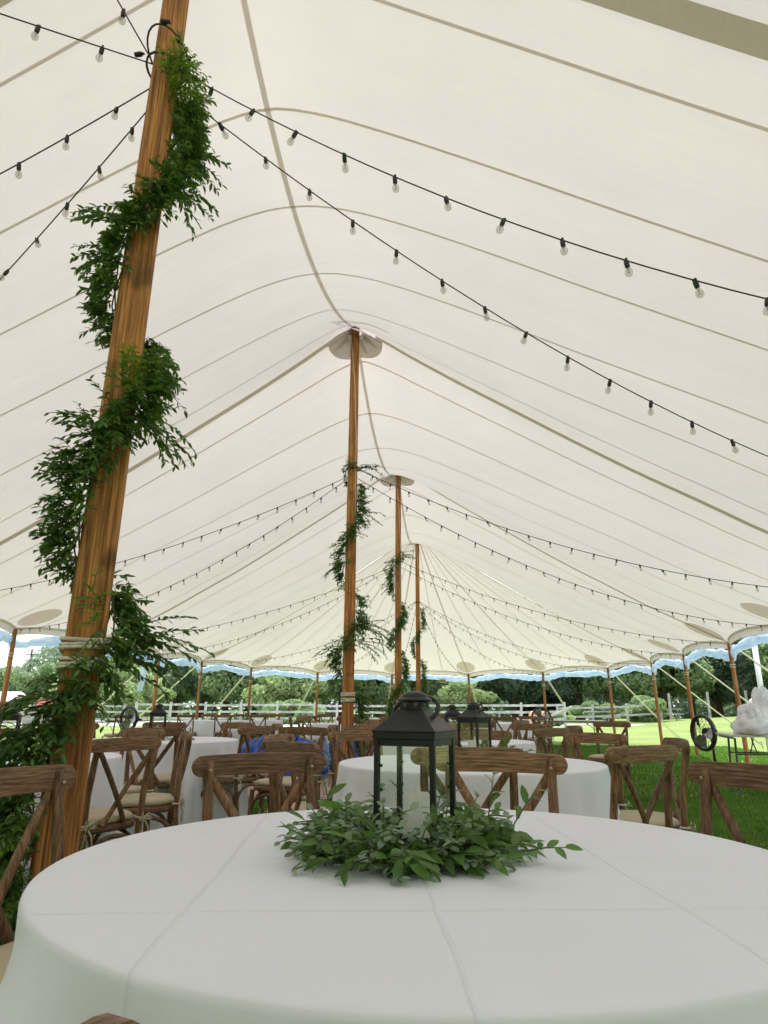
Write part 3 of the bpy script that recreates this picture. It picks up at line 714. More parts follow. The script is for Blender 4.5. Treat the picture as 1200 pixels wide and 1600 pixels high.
    for s in (-1, 1):        # tie bows round the back posts
        b = MB(); x0, y0, z0 = s * .185, -.24, .475
        for a in (.5, 2.2, -.3, 3.4): 
            dx = math.cos(a) * .05; dz = math.sin(a) * .02
            b.tube([(x0, y0, z0), (x0 + dx * .6, y0 - .015, z0 + dz + .012), (x0 + dx, y0 - .02, z0 + dz - .004), (x0 + dx * .5, y0 - .012, z0 - .010), (x0, y0, z0)], .005, 5, flat=(1, .35))
        for a in (-.02, .022): b.tube([(x0, y0, z0), (x0 + a, y0 - .018, z0 - .05), (x0 + a * 1.6, y0 - .014, z0 - .11)], .005, 5, flat=(1, .35))
        b.tube([(x0 + .024 * math.cos(q), y0 + .022 + .026 * math.sin(q), z0) for q in np.linspace(0, 2 * PI, 13)[:-1]], .006, 5, closed=True)
        b.build('tie', M['tie'], c, True)
    return t
chair0 = make_chair(); chair_used = [False]
def collect(root):
    out = []
    for c in [o for o in D.objects if o.parent == root]: out.append((c, [g for g in D.objects if g.parent == c]))
    return out
chair_tree = collect(chair0)
def dup(root, tree, loc, rz, label):
    r = root.copy(); C.objects.link(r); r.location = loc; r.rotation_euler = (0, 0, rz); r['label'] = label
    for c, gs in tree:
        k = c.copy(); C.objects.link(k); k.parent = r
        for g in gs: q = g.copy(); C.objects.link(q); q.parent = k
    return r
def chair(x, y, rz, label):
    if not chair_used[0]:
        chair_used[0] = True; chair0.location = (x, y, 0); chair0.rotation_euler = (0, 0, rz); chair0['label'] = label; return chair0
    return dup(chair0, chair_tree, (x, y, 0), rz, label)

# ---------------------------------------------------------------- tables with cloths
def cloth(name, rtop, seed, m, z=.762, dens=144, flare=.075, amp=.048, nf=13, quick=1.9):
    r_ = random.Random(seed); V = []; F = []
    rad = [0.001, .1, .2, .3, .4, .5, .58, .65, .70, rtop - .016, rtop - .006, rtop - .001, rtop + .002]
    zs = [0] * 10 + [-.0008, -.004, -.012]
    phs = [(r_.uniform(0, 6.28), r_.uniform(.5, 1)) for _ in range(5)]
    freqs = [nf, int(nf * .62), int(nf * 1.45), 5, 3]
    rings = []
    for q, dz in zip(rad, zs):
        rings.append([(q * math.cos(2 * PI * k / dens), q * math.sin(2 * PI * k / dens), z + dz + .0012 * math.sin(q * 9 + 3 * math.cos(2 * PI * k / dens + phs[0][0]))) for k in range(dens)])
    NS = 16
    for i in range(1, NS + 1):
        t = i / NS; row = []
        for k in range(dens):
            a = 2 * PI * k / dens
            fold = sum(p[1] * math.sin(f * a + p[0] + .5 * math.sin(3 * a + p[0])) for f, p in zip(freqs[:3], phs)) / 2.0
            fold = math.copysign(abs(fold) ** .8, fold)
            lowf = .4 * math.sin(freqs[3] * a + phs[3][0]) + .4 * math.sin(freqs[4] * a + phs[4][0])
            g = min(1, t * quick) ** 1.25
            q = rtop + .004 + flare * t ** 1.05 + amp * g * (fold + lowf * .5) + .01 * t
            row.append((q * math.cos(a), q * math.sin(a), z - .02 - (z - .035) * t))
        rings.append(row)
    for row in rings: V += row
    for i in range(len(rings) - 1):
        for k in range(dens): F.append((i * dens + k, i * dens + (k + 1) % dens, (i + 1) * dens + (k + 1) % dens, (i + 1) * dens + k))
    F = [tuple(reversed(f)) for f in F]
    return mesh(name, V, F, m, smooth=True)
cloth_var = None
tabproto = None
def make_table():
    t = thing('round_table', 'x', 'table', (0, 0, 0), 0, 'round folding tables under white cloths')
    b = MB(); b.lathe([(.70, .722), (.752, .724), (.756, .738), (.752, .752)], 48); b.build('tabletop', M['plywood'], t)
    for sx in (-1, 1):
        for sy in (-1, 1):
            b = MB(); b.tube([(sx * .40, sy * .3, .722), (sx * .42, sy * .32, .012)], .013, 8); b.build('leg', M['grey'], t)
    return t
tables = []
def round_table(x, y, phase, where, lab, skip=(), chairs=True, m=None, seed=0, jit=.03, R0=.90):
    global tabproto, cloth_var
    if tabproto is None: tabproto = make_table(); tabproto.location = (x, y, 0); tabproto['label'] = 'round folding table under the white cloth of ' + where
    else: dup(tabproto, collect(tabproto), (x, y, 0), 0, 'round folding table under the white cloth of ' + where)
    if m is not None: c = cloth('tablecloth', .762, 3, m, dens=240, quick=4.5, amp=.065, nf=11)
    else:
        if cloth_var is None: cloth_var = [cloth('tablecloth', .762, 11, M['cloth'], amp=.07, nf=16), cloth('tablecloth', .762, 12, M['cloth'], amp=.07, nf=15)]; used = set(); cloth_var.append(used)
        idx = seed % 2; c = cloth_var[idx]
        if idx in cloth_var[2]: c = c.copy(); C.objects.link(c)
        cloth_var[2].add(idx)
    c.location = (x, y, 0)
    if m is None: c.rotation_euler = (0, 0, seed * 1.3)
    tag(c, lab, 'tablecloth', 'white floor-length round tablecloths')
    names = ['far side', 'far right side', 'right side', 'near right side', 'near side', 'near left side', 'left side', 'far left side']
    view = math.atan2(y, x)
    used = set()
    for k in range(8):
        th = phase + 45 * k; rel = (R(th) - view) % (2 * PI); idx = int(round((2 * PI - rel) / (PI / 4))) % 8
        while idx in used: idx = (idx + 1) % 8
        used.add(idx)
        if k in skip: continue
        rr = R0 + random.uniform(-jit, jit); tt = R(th + random.uniform(-2.5, 2.5) * (jit > 0))
        chair(x + rr * math.cos(tt), y + rr * math.sin(tt), tt + PI / 2 + R(random.uniform(-5, 5)) * (jit > 0), 'cross-back chair at the %s of %s' % (names[idx], where))
round_table(-.09, 1.56, 35, 'the nearest big table', 'large white tablecloth with pressed creases on the nearest table, under the big lantern', skip=(4, 5, 6, 7), m=M['clothfold'], jit=0, R0=.87)
chair(-.516, .291, R(70), 'brown cross-back chair right below the camera, only its post top showing at the bottom edge')
round_table(.0, 4.2, 43, 'the table behind the big lantern', 'white floor-length cloth on the table directly behind the nearest lantern', seed=0)
round_table(-.15, 6.9, 50, 'the third middle table', 'white cloth on the third table of the middle row, right side showing past the lanterns', seed=1)
round_table(-.35, 9.9, 20, 'the fourth middle table', 'white cloth on the farthest table of the middle row, near the second pole', seed=2)
round_table(-2.95, 4.12, -20, 'the left table beside the leafy pole', 'white cloth on the left table half hidden by the leafy front pole', seed=3)
round_table(-3.02, 6.65, -20, 'the second table on the left', 'white cloth on the second left table, carrying the small lantern', seed=4)
round_table(-2.45, 14.1, 10, 'the far table left of the second pole', 'small white cloth far off, just left of the second centre pole', seed=5)
round_table(-6.0, 5.6, 12, 'the table at the left picture edge', 'white cloth on the table at the left picture edge beyond the leafy pole', seed=6)
round_table(.55, 15.2, 5, 'the far table behind the lanterns', 'white cloth on the far table seen behind the two small lanterns', seed=7)
chair(-1.5, 5.75, R(160), 'brown cross-back chair pulled out alone between the second left table and the lantern')
# long banquet table
def rect_cloth(x, y, L, Wd, lab, rz=0):
    V = []; F = []; z = .762; per = []
    def pp(u):   # perimeter param
        P = [(-L/2, -Wd/2), (L/2, -Wd/2), (L/2, Wd/2), (-L/2, Wd/2)]; tot = 2 * (L + Wd); s = (u % 1) * tot
        for i in range(4):
            a, b_ = Vector(P[i]), Vector(P[(i + 1) % 4]); l = (b_ - a).length
            if s <= l: d = (b_ - a) / l; return a + d * s, Vector((d.y, -d.x))
            s -= l
        return Vector(P[0]), Vector((0, -1))
    n = 120; rings = []
    for i, (off, dz) in enumerate([(-.02, 0), (0, -.012), (.01, -.1), (.018, -.3), (.028, -.5), (.04, -.72)]):
        row = []
        for k in range(n):
            p, nn = pp(k / n); f = max(0, i - 1) / 4 * .022 * math.sin(k * .9) ; q = p + nn * (off + f); row.append((q.x, q.y, z + dz))
        rings.append(row)
    for r_ in rings: V += r_
    F = [(i * n + k, (i + 1) * n + k, (i + 1) * n + (k + 1) % n, i * n + (k + 1) % n) for i in range(5) for k in range(n)]; F.append(tuple(range(n)))
    o = mesh('tablecloth', V, F, M['cloth'], smooth=True); autosmooth(o, 50); o.location = (x, y, 0); o.rotation_euler = (0, 0, rz); return tag(o, lab, 'tablecloth')
lt = thing('banquet_table', 'long rectangular table far left under a white cloth near the eave', 'table', (-6.0, 17.6, 0), R(12))
b = MB(); b.box((0, 0, .742), (2.4, .74, .03)); b.build('tabletop', M['plywood'], lt)
for sx in (-1, 1):
    for sy in (-1, 1): b = MB(); b.tube([(sx * 1, sy * .3, .727), (sx * 1, sy * .3, 0)], .014, 8); b.build('leg', M['grey'], lt)
rect_cloth(-6.0, 17.6, 2.44, .78, 'white floor-length cloth on the long rectangular table at the far left', R(12))
for i, (x, y, rz, nm) in enumerate([(-6.9, 16.75, 10, 'near side, left end'), (-6.05, 16.95, 14, 'near side, middle'), (-5.2, 17.15, 8, 'near side, right end'), (-4.5, 17.9, 100, 'right end'), (-7.0, 18.35, 192, 'far side, left end'), (-6.15, 18.5, 190, 'far side, middle'), (-5.3, 18.7, 195, 'far side, right end')]):
    chair(x, y, R(rz), 'small far cross-back chair at the long white table, ' + nm)
for x, y, rz, nm in [(-4.1, 19.9, 185, 'alone behind the right end of the long white table'), (-3.0, 19.2, 170, 'far off between the long white table and the second pole'), (-.9, 19.5, 180, 'far off just right of the second centre pole'), (-.35, 18.6, 200, 'far off in front of the farthest centre pole'),
                      (-8.0, 15.3, 60, 'far left near the standing fan'), (1.7, 9.2, 150, 'in the open on the right, before the sunny grass'), (-1.0, 18.2, 20, 'far off, right beside the third centre pole')]:
    chair(x, y, R(rz), 'cross-back chair standing ' + nm)

# ---------------------------------------------------------------- leaves
def leaf_template(L=1.0, W=.32, curl=.12, fold=.10, rnd=False):
    # leaf lies along +X, width Y, normal Z
    s = [(0, 0), (.18, .72 if not rnd else .85), (.45, 1.0), (.72, .72 if not rnd else .9), (1, 0)]
    V = [(0, 0, 0)]
    for x, w_ in s[1:-1]:
        z0 = -curl * x * x
        V += [(x * L, W / 2 * w_, z0 + fold * w_ * .5 * W * 2), (x * L, 0, z0), (x * L, -W / 2 * w_, z0 + fold * w_ * .5 * W * 2)]
    V.append((L, 0, -curl))
    F = [(0, 2, 1, 1), (0, 3, 2, 2), (1, 2, 5, 4), (2, 3, 6, 5), (4, 5, 8, 7), (5, 6, 9, 8), (7, 8, 10, 10), (8, 9, 10, 10)]
    return np.array(V, float), F
def tris(F):
    T = []
    for f in F:
        g = list(dict.fromkeys(f))
        T.append((g[0], g[1], g[2]))
        if len(g) == 4: T.append((g[0], g[2], g[3]))
    return np.array(T, int)
LR, LF = leaf_template(1, .38, .14, .16); LE, _ = leaf_template(1, .62, .08, .10, True)
LT = tris(LF)
class Leaves:
    """collects leaf transforms (pos, dir, normal, length, kind)"""
    def __init__(s): s.d = []
    def add(s, p, d, n, L, kind): s.d.append((p, d, n, L, kind))
def frames(items):
    P = np.array([i[0][:] for i in items]); X = np.array([i[1][:] for i in items]); N = np.array([i[2][:] for i in items]); L = np.array([i[3] for i in items])
    X /= np.linalg.norm(X, axis=1)[:, None] + 1e-9; N = N - X * (N * X).sum(1)[:, None]; N /= np.linalg.norm(N, axis=1)[:, None] + 1e-9; Y = np.cross(N, X); return P, X, Y, N, L
KM = {'r': ('ruscus', LR), 'e': ('euca', LE), 'l': ('lime', LR)}
def build_leaves(items, parent, nparts, origin, objmats, faces=LT):
    """nparts nearest to the camera become objects named leaf, the rest one stuff mesh"""
    o0 = Vector(origin); cam0 = Vector((0, 0, EYE))
    items.sort(key=lambda i: ((Vector(i[0]) - cam0).length / i[3]))
    near = items[:nparts]; rest = items[nparts:]
    if near:
        P, X, Y, N, L = frames(near)
        for i, it in enumerate(near):
            me = objmats[it[4]]; o = D.objects.new('leaf', me); C.objects.link(o); o.parent = parent
            mt = Matrix(((X[i][0] * L[i], Y[i][0] * L[i], N[i][0] * L[i], P[i][0] - o0.x), (X[i][1] * L[i], Y[i][1] * L[i], N[i][1] * L[i], P[i][1] - o0.y), (X[i][2] * L[i], Y[i][2] * L[i], N[i][2] * L[i], P[i][2] - o0.z), (0, 0, 0, 1)))
            o.matrix_local = mt
    if rest:
        kinds = sorted(set(i[4] for i in rest)); VV = []; FF = []; MM = []; base = 0
        for ki, k in enumerate(kinds):
            sub = [i for i in rest if i[4] == k]; P, X, Y, N, L = frames(sub); T = KM[k][1]
            V = P[:, None, :] + L[:, None, None] * (T[None, :, 0, None] * X[:, None, :] + T[None, :, 1, None] * Y[:, None, :] + T[None, :, 2, None] * N[:, None, :])
            F = (LT[None] + (np.arange(len(sub)) * len(T))[:, None, None]) + base
            VV.append(V.reshape(-1, 3)); FF.append(F.reshape(-1, 3)); MM.append(np.full(len(sub) * len(LT), ki)); base += len(sub) * len(T)
        V = np.concatenate(VV) - np.array(origin)
        ob = npmesh('foliage', V, np.concatenate(FF), None, parent, True, mats=[M[KM[k][0]] for k in kinds], fm=np.concatenate(MM)); tag(ob, kind='stuff')
def leafobj(kind, m):
    T = KM[kind][1]; me = D.meshes.new('leaf'); me.from_pydata([tuple(v) for v in T], [], [tuple(f) for f in LT]); me.materials.append(M[m])
    me.polygons.foreach_set('use_smooth', [True] * len(me.polygons)); return me
OBJM = {'r': leafobj('r', 'ruscusobj'), 'e': leafobj('e', 'eucaobj'), 'l': leafobj('l', 'lime')}
def rv(): 
    v = Vector((random.gauss(0, 1), random.gauss(0, 1), random.gauss(0, 1))); return v.normalized()
def sprig(LV, ST, p, d, length, n, L, kind='r', droop=.5, spread=.8, srad=.0016):
    """stem curving down under gravity with alternate leaves"""
    p = Vector(p); d = Vector(d).normalized(); seg = max(3, n // 2); step = length / seg; pts = [p.copy()]; dirs = [d.copy()]
    for i in range(seg):
        d = (d + Vector((0, 0, -droop * step * 4)) + rv() * .10).normalized(); p = p + d * step; pts.append(p.copy()); dirs.append(d.copy())
    ST.append((pts, srad))
    for i in range(n):
        f = (i + .8) / n * seg; k = min(int(f), seg - 1); q = pts[k].lerp(pts[k + 1], f - k); dd = dirs[k]
        side = dd.cross(Vector((0, 0, 1)) + rv() * .5)
        if side.length < .01: side = rv()
        side.normalize(); s = 1 if i % 2 else -1
        ld = (dd * .75 + side * s * spread + rv() * .30 + Vector((0, 0, -.15))).normalized()
        nm = (Vector((0, 0, 1)) + rv() * .75).normalized()
        LV.append((q, ld, nm, L * random.uniform(.7, 1.15) * (1 - .25 * (i / n) ** 3), kind))
def stems(ST, parent, origin, m='stem', n=4):
    b = MB(); o = Vector(origin)
    for pts, r in ST: b.tube([p - o for p in pts], [r] * (len(pts) - 1) + [r * .5], n)
    return tag(b.build('stem', M[m], parent, True), kind='stuff')

# --- centrepiece wreath on the nearest table
def wreath(cx, cy_, rx, ry, z, label, nspr, parts, L=.034, seed=5):
    random.seed(seed); LV = []; ST = []
    t = thing('leaf_wreath', label, 'greenery', (cx, cy_, z), 0, 'leaf wreaths laid round the lanterns')
    for i in range(nspr):
        a = random.uniform(0, 2 * PI); q = random.uniform(.42, .86); x, y = cx + rx * q * math.cos(a), cy_ + ry * q * math.sin(a)
        tang = Vector((-math.sin(a), math.cos(a), 0)) * random.choice((-1, 1)); outw = Vector((math.cos(a), math.sin(a), 0))
        rightish = math.cos(a) > .1
        kind = 'r' if random.random() < (.62 if rightish else .22) else 'e'
        if random.random() < .14: up = random.uniform(.8, 1.5)
        else: up = random.uniform(.1, .65)
        dr = (tang * random.uniform(.2, 1.0) + outw * random.uniform(-.2, .8) + Vector((0, 0, up)))
        if kind == 'r': sprig(LV, ST, (x, y, z + random.uniform(.008, .035)), dr, random.uniform(.08, .14), random.randint(5, 7), L * 1.5, 'r', 1.3, .95)
        else: sprig(LV, ST, (x, y, z + random.uniform(.008, .040)), dr, random.uniform(.07, .13), random.randint(8, 12), L * .70, 'e', 1.5, 1.1)
    # keep above the cloth
    LV2 = []
    for p, d, n_, l_, k in LV:
        if p.z < z + .006: p.z = z + .006 + random.random() * .01
        if p.z + d.z * l_ < z + .003: d = Vector((d.x, d.y, max(d.z, -(p.z - z - .003) / l_))); 
        LV2.append((p, d, n_, l_, k))
    ST = [([Vector((p.x, p.y, max(p.z, z + .004))) for p in pts], r) for pts, r in ST]
    build_leaves(LV2, t, parts, (cx, cy_, z), OBJM); stems(ST, t, (cx, cy_, z)); return t
wreath(-.145, 1.59, .215, .245, .764, 'big wreath of dark ruscus and grey-green eucalyptus leaves round the nearest lantern', 260, 300, .036)
wreath(.03, 4.25, .34, .34, .764, 'leaf wreath round the lantern on the second table', 70, 0, .036, 8)
wreath(-3.02, 6.6, .34, .34, .764, 'leaf wreath round the lantern on the second left table', 50, 0, .036, 9)
wreath(-2.95, 4.25, .34, .34, .764, 'leaf wreath round the lantern at the left picture edge', 50, 0, .036, 10)
wreath(-.15, 6.95, .30, .30, .764, 'leaf wreath on the third table of the middle row', 40, 0, .036, 11)
wreath(-5.8, 17.6, .45, .25, .764, 'low runner of leaves on the long white table', 40, 0, .038, 12)
# lone sprig sticking up at the left of the wreath
random.seed(21); LV = []; ST = []; t = thing('ruscus_sprig', 'single upright ruscus sprig with big dark leaves at the left end of the wreath', 'greenery', (-.33, 1.58, .77))
for p, d, l_, n_ in (((-.29, 1.56, .775), (-.35, -.2, 1.8), .15, 7), ((-.29, 1.50, .775), (-1.0, -.2, .6), .11, 7), ((.07, 1.62, .78), (.6, -.3, 1.2), .14, 7), ((.07, 1.52, .775), (1.0, -.4, .6), .12, 7), ((.02, 1.42, .775), (.5, -.9, .6), .12, 7), ((.03, 1.66, .78), (.3, .1, 1.4), .14, 7)):
    sprig(LV, ST, p, d, l_, n_, .048, 'r', .6, 1.0)
LV = [(p, d, n_, l_, k) for p, d, n_, l_, k in LV if p.z > .768]
build_leaves(LV, t, 300, (-.33, 1.58, .77), OBJM); stems(ST, t, (-.33, 1.58, .77))
t['label'] = 'loose ruscus sprigs with large dark leaves sticking up from both ends of the big wreath'

# --- garlands up the centre poles
def garland(base, top, anchors, label, nspr, parts, L, slen, thick, seed, limefrac=.1, puffs=(), extra=(), hang=None):
    """anchors: (z, angle deg seen from the camera: 0 right, -90 towards camera, 180 left, 90 behind)"""
    random.seed(seed); LV = []; ST = []; base, top = Vector(base), Vector(top)
    t = thing('leaf_garland', label, 'garland', base, 0, 'leaf garlands spiralling up the centre poles')
    zs = [a[0] for a in anchors]; an = [a[1] for a in anchors]; wd = [a[2] if len(a) > 2 else 1 for a in anchors]
    view = math.atan2(base.y, base.x) - PI / 2      # camera direction frame
    def at(z):
        ang = float(np.interp(z, zs, an)); wv = float(np.interp(z, zs, wd)); f = z / top.z; c = base.lerp(top, f); a = R(ang) + view
        rr = .098 - .018 * f; return c, Vector((math.cos(a), math.sin(a), 0)), rr, wv
    z0, z1 = zs[0], zs[-1]
    vine = []
    for i in range(160):
        z = z0 + (z1 - z0) * i / 159; c, o, rr, wv = at(z); vine.append(c + o * rr)
    for q in range(2):
        b = MB(); b.tube([p - base + Vector((math.sin(i * .3 + q * 2), math.cos(i * .27 + q * 2), 0)) * .014 for i, p in enumerate(vine)], .0035, 5); b.build('vine', M['vine'], t, True)
    for i in range(nspr):
        z = random.uniform(z0, z1); c, o, rr, wv = at(z)
        if random.random() > wv and wv < 1: continue
        tang = Vector((-o.y, o.x, 0)); jitter = (o * random.uniform(-.2, 1) + tang * random.uniform(-1, 1)) * thick * wv * .55
        p = c + o * rr + jitter; p.z += random.uniform(-.06, .06)
        # push out of pole
        dd = (Vector((p.x, p.y, 0)) - Vector((c.x, c.y, 0)))
        if dd.length < rr - .015: p += o * (rr - .015 - dd.length + .01)
        d = o * random.uniform(.3, 1.1) + tang * random.uniform(-.9, .9) + Vector((0, 0, random.uniform(-.9, .45)))
        lime = random.random() < limefrac
        sprig(LV, ST, p, d, random.uniform(.5, 1.0) * slen * min(1.4, wv), random.randint(6, 11), L * (.62 if lime else 1), 'l' if lime else 'r', .9, .75)
    for (z, ang, n, ln, up) in extra:       # longer free strands
        c, o, rr, wv = at(z); a = R(ang) + view; oo = Vector((math.cos(a), math.sin(a), 0))
        for i in range(n):
            d = oo + rv() * .35 + Vector((0, 0, up)); sprig(LV, ST, c + oo * rr + rv() * .04, d, ln * random.uniform(.6, 1.1), max(10, int(ln / (L * .30))), L, 'r', .65, .8, .0022)
    for (z, ang, n) in puffs:
        c, o, rr, wv = at(z); a = R(ang) + view; oo = Vector((math.cos(a), math.sin(a), 0))
        for i in range(n):
            p = c + oo * (rr + .02) + rv() * .06; p.z += random.uniform(-.05, .05); sprig(LV, ST, p, oo + rv() * .8 + Vector((0, 0, .2)), .11, 9, L * .72, 'l', .5, .9)
    build_leaves(LV, t, parts, base, OBJM); stems(ST, t, base, 'stem', 3); return t
A1 = [(.05, 205, 1.0), (.45, 205, 1.1), (.80, 208, 1.3), (.95, 218, 1.3), (1.14, 262, 1.3), (1.28, 315, 1.2), (1.40, 345, 1.2), (1.50, 385, 1.0), (1.58, 440, .9), (1.70, 540, 1.0), (1.85, 572, 1.1), (2.05, 592, 1.3), (2.2, 630, 1.4), (2.32, 665, 1.35), (2.5, 702, 1.05), (2.66, 770, .9), (2.80, 880, .9), (2.95, 925, .8), (3.12, 945, .8), (3.28, 985, 1.0), (3.45, 1032, 1.05), (3.7, 1058, 1.1), (3.95, 1068, 1.1), (4.10, 1130, .9), (4.18, 1180, .6)]
garland(P1B, P1T, A1, 'thick dark ruscus garland winding up the nearest centre pole', 1500, 300, .044, .14, .100, 31, .12,
        puffs=((4.08, -70, 44), (3.98, -40, 34), (3.85, 0, 16), (2.42, -75, 34), (2.3, -60, 20), (1.42, -95, 12), (.62, -150, 22), (.45, -140, 14), (.5, -30, 6)),
        extra=((1.32, -8, 7, .36, .35), (1.25, 5, 6, .32, .1), (1.10, 200, 7, .5, -.1), (1.0, 190, 6, .5, -.25), (2.2, 190, 5, .17, .5), (2.05, 190, 5, .17, .0), (2.3, -10, 7, .30, -.6), (3.7, -15, 6, .34, -.3), (3.3, 175, 5, .26, .1), (3.05, 180, 5, .24, -.3), (3.5, 0, 4, .30, -.5), (.85, 200, 6, .35, -.4)))
def sp(z0, z1, a0, turns, n=30, prof=None):
    return [(z0 + (z1 - z0) * i / n, a0 + 360 * turns * i / n, (prof[i * len(prof) // (n + 1)] if prof else 1)) for i in range(n + 1)]
A2 = [(.5, 0, 1.2), (1.0, 0, 1.2), (1.3, 10, 1.0), (1.42, 90, .5), (1.55, 170, .9), (1.75, 190, 1.1), (1.95, 262, 1.3), (2.1, 330, 1.2), (2.35, 355, .9), (2.55, 440, .4), (2.70, 520, .7), (2.95, 545, 1.0), (3.2, 600, 1.0), (3.4, 660, 1.0), (3.7, 700, .9), (3.95, 715, .6), (4.1, 850, .35), (4.2, 900, .4), (4.28, 1000, .5)]
garland((-1.50, PY[2], 0), (-1.476, PY[2], 6.4), A2, 'thin ruscus garland winding up the second centre pole', 800, 0, .048, .18, .10, 32, .08,
        puffs=((4.2, -90, 8), (2.9, -120, 8)), extra=((2.05, 5, 7, .60, .35), (1.85, 0, 5, .45, .2), (1.8, 190, 4, .4, -.1), (4.25, 10, 5, .35, .4), (3.6, 0, 2, .35, .4), (2.9, 180, 4, .32, .0)))
A3 = [(.6, 185, 1), (1.2, 200, 1.1), (1.5, 262, 1), (1.75, 345, 1), (2.2, 370, .9), (2.45, 440, .5), (2.7, 545, 1), (3.1, 600, 1), (3.4, 690, .9), (3.8, 715, .7), (4.0, 800, .5), (4.2, 905, 1.0), (4.5, 990, 1.2), (4.65, 1060, 1)]
A3 = [(.6, 185, 1.1), (1.2, 195, 1.2), (1.45, 262, 1), (1.65, 340, .9), (2.0, 360, .9), (2.25, 420, .4), (2.4, 540, .9), (2.6, 590, 1.0), (2.8, 640, 1.0), (3.1, 700, .9), (3.3, 790, .4), (3.5, 890, .8), (3.8, 905, 1.1), (4.1, 930, 1.1), (4.3, 1000, 1.1), (4.4, 1050, 1)]
garland((-1.476, PY[3], 0), (-1.455, PY[3], 6.4), A3, 'ruscus garland on the third centre pole', 700, 0, .055, .19, .11, 33, .05, extra=((4.35, 10, 4, .35, .6), (4.2, 175, 4, .35, .1), (3.7, 180, 3, .35, .1)))
A4 = [(.8, 10, 1), (1.4, 0, 1.1), (2.3, 5, 1.1), (2.5, 60, .4), (2.7, 180, .8), (3.0, 200, 1.0), (3.3, 300, 1.0), (3.6, 360, 1.1), (4.05, 375, .9)]
garland((-1.476, PY[4], 0), (-1.46, PY[4], 6.4), A4, 'short ruscus garland on the farthest centre pole', 420, 0, .06, .2, .10, 34, .05)
random.seed(99)

# ---------------------------------------------------------------- lanterns
def make_lantern():
    t = thing('lantern', 'x', 'lantern', (0, 0, 0), 0, 'black metal candle lanterns on the tables')
    k = M['black']; s = .0715; H0, H1 = .012, .228
    b = MB(); b.box((0, 0, .008), (.150, .150, .010)); b.box((0, 0, .0165), (.136, .136, .007)); bevel(b.build('base', k, t), .0015)
    for sx in (-1, 1):
        for sy in (-1, 1):
            b = MB(); b.box((sx * .066, sy * .066, (H0 + H1) / 2), (.012, .012, H1 - H0)); bevel(b.build('corner_post', k, t), .0012)
            b = MB(); b.lathe([(.006, 0), (.007, .004), (.004, .006)], 8); q = b.build('foot', k, t); q.location = (sx * .066, sy * .066, -.0035)
    for i in range(4):
        rz = i * PI / 2
        b = MB(); b.box((0, -.0655, .221), (.119, .008, .018)); q = b.build('top_rail', k, t); q.rotation_euler = (0, 0, rz)
        b = MB(); b.box((0, -.0655, .024), (.119, .008, .010)); q = b.build('bottom_rail', k, t); q.rotation_euler = (0, 0, rz)
        b = MB(); b.box((0, -.0655, .1205), (.119, .0022, .182)); q = b.build('glass_pane', M['pane'], t); q.rotation_euler = (0, 0, rz)
        b = MB()
        for z in (.05, .12, .17): b.box((-.0575, -.061, z), (.004, .006, .006)); b.box((.0575, -.061, z), (.004, .006, .006))
        q = b.build('glass_clip', k, t); q.rotation_euler = (0, 0, rz)
    # roof: band, concave pyramid, neck with vents, domed cap
    def sq(w_, z): return [(-w_, -w_, z), (w_, -w_, z), (w_, w_, z), (-w_, w_, z)]
    V = sq(.0735, .226) + sq(.0745, .228) + sq(.0745, .2415) + sq(.0765, .2425) + sq(.0765, .245) + sq(.065, .2545) + sq(.051, .2675) + sq(.0395, .280) + sq(.0315, .2895) + sq(.0300, .2905)
    F = [(r * 4 + i, r * 4 + (i + 1) % 4, (r + 1) * 4 + (i + 1) % 4, (r + 1) * 4 + i) for r in range(9) for i in range(4)]; F += [(3, 2, 1, 0), (36, 37, 38, 39)]
    rf = mesh('roof', V, F, k, t); bevel(rf, .001, 1)
    b = MB(); b.box((0, 0, .2985), (.054, .054, .018)); bevel(b.build('neck', k, t), .001)
    for i in range(4):
        for x in (-.013, .013):
            v = [(x - .008, -.0287, .3065), (x + .008, -.0287, .3065), (x, -.0287, .295), (x - .008, -.0265, .3065), (x + .008, -.0265, .3065), (x, -.0265, .295)]
            q = mesh('vent', v, [(0, 2, 1), (3, 4, 5), (0, 1, 4, 3), (1, 2, 5, 4), (2, 0, 3, 5)], M['tabletop'] if False else M['grey'], t); q.rotation_euler = (0, 0, i * PI / 2)
    b = MB(); b.lathe([(.030, .307), (.039, .3085), (.0410, .3105), (.0395, .314), (.035, .317), (.032, .318), (.031, .321), (.027, .3255), (.019, .3295), (.009, .332), (.002, .333)], 32); autosmooth(b.build('cap', k, t), 30)
    b = MB(); c0 = Vector((0, 0, .300)); P = []
    for i in range(28):
        a = 2 * PI * i / 28; P.append(Vector((.055 * math.cos(a), .052 * math.sin(a) * .72 + .006, .052 * math.sin(a) * .62 - .012)) + c0)
    b.tube(P, .0052, 8, closed=True); q = b.build('carry_ring', k, t, True)
    return t
lan0 = make_lantern(); lan_tree = collect(lan0)
def lantern(x, y, rz, label, z=.767, first=False):
    if first: lan0.location = (x, y, z); lan0.rotation_euler = (0, 0, rz); lan0['label'] = label; return lan0
    return dup(lan0, lan_tree, (x, y, z), rz, label)
lantern(-.125, 1.64, R(-17), 'large black metal lantern in the middle of the nearest table', first=True)
lantern(.03, 4.28, R(-35), 'black lantern on the second table, right of the nearest one')
lantern(-.16, 6.95, R(10), 'small black lantern partly hidden behind the other two')
lantern(-3.02, 6.6, R(20), 'small black lantern on the second left table, in front of the fence')
lantern(-2.98, 4.27, R(28), 'black lantern at the left picture edge behind leaves')
lantern(-5.7, 17.6, R(12), 'tiny far black lantern on the long white table')
lantern(-6.5, 17.5, R(12), 'tiny far black lantern near the left end of the long white table')
cand0 = None
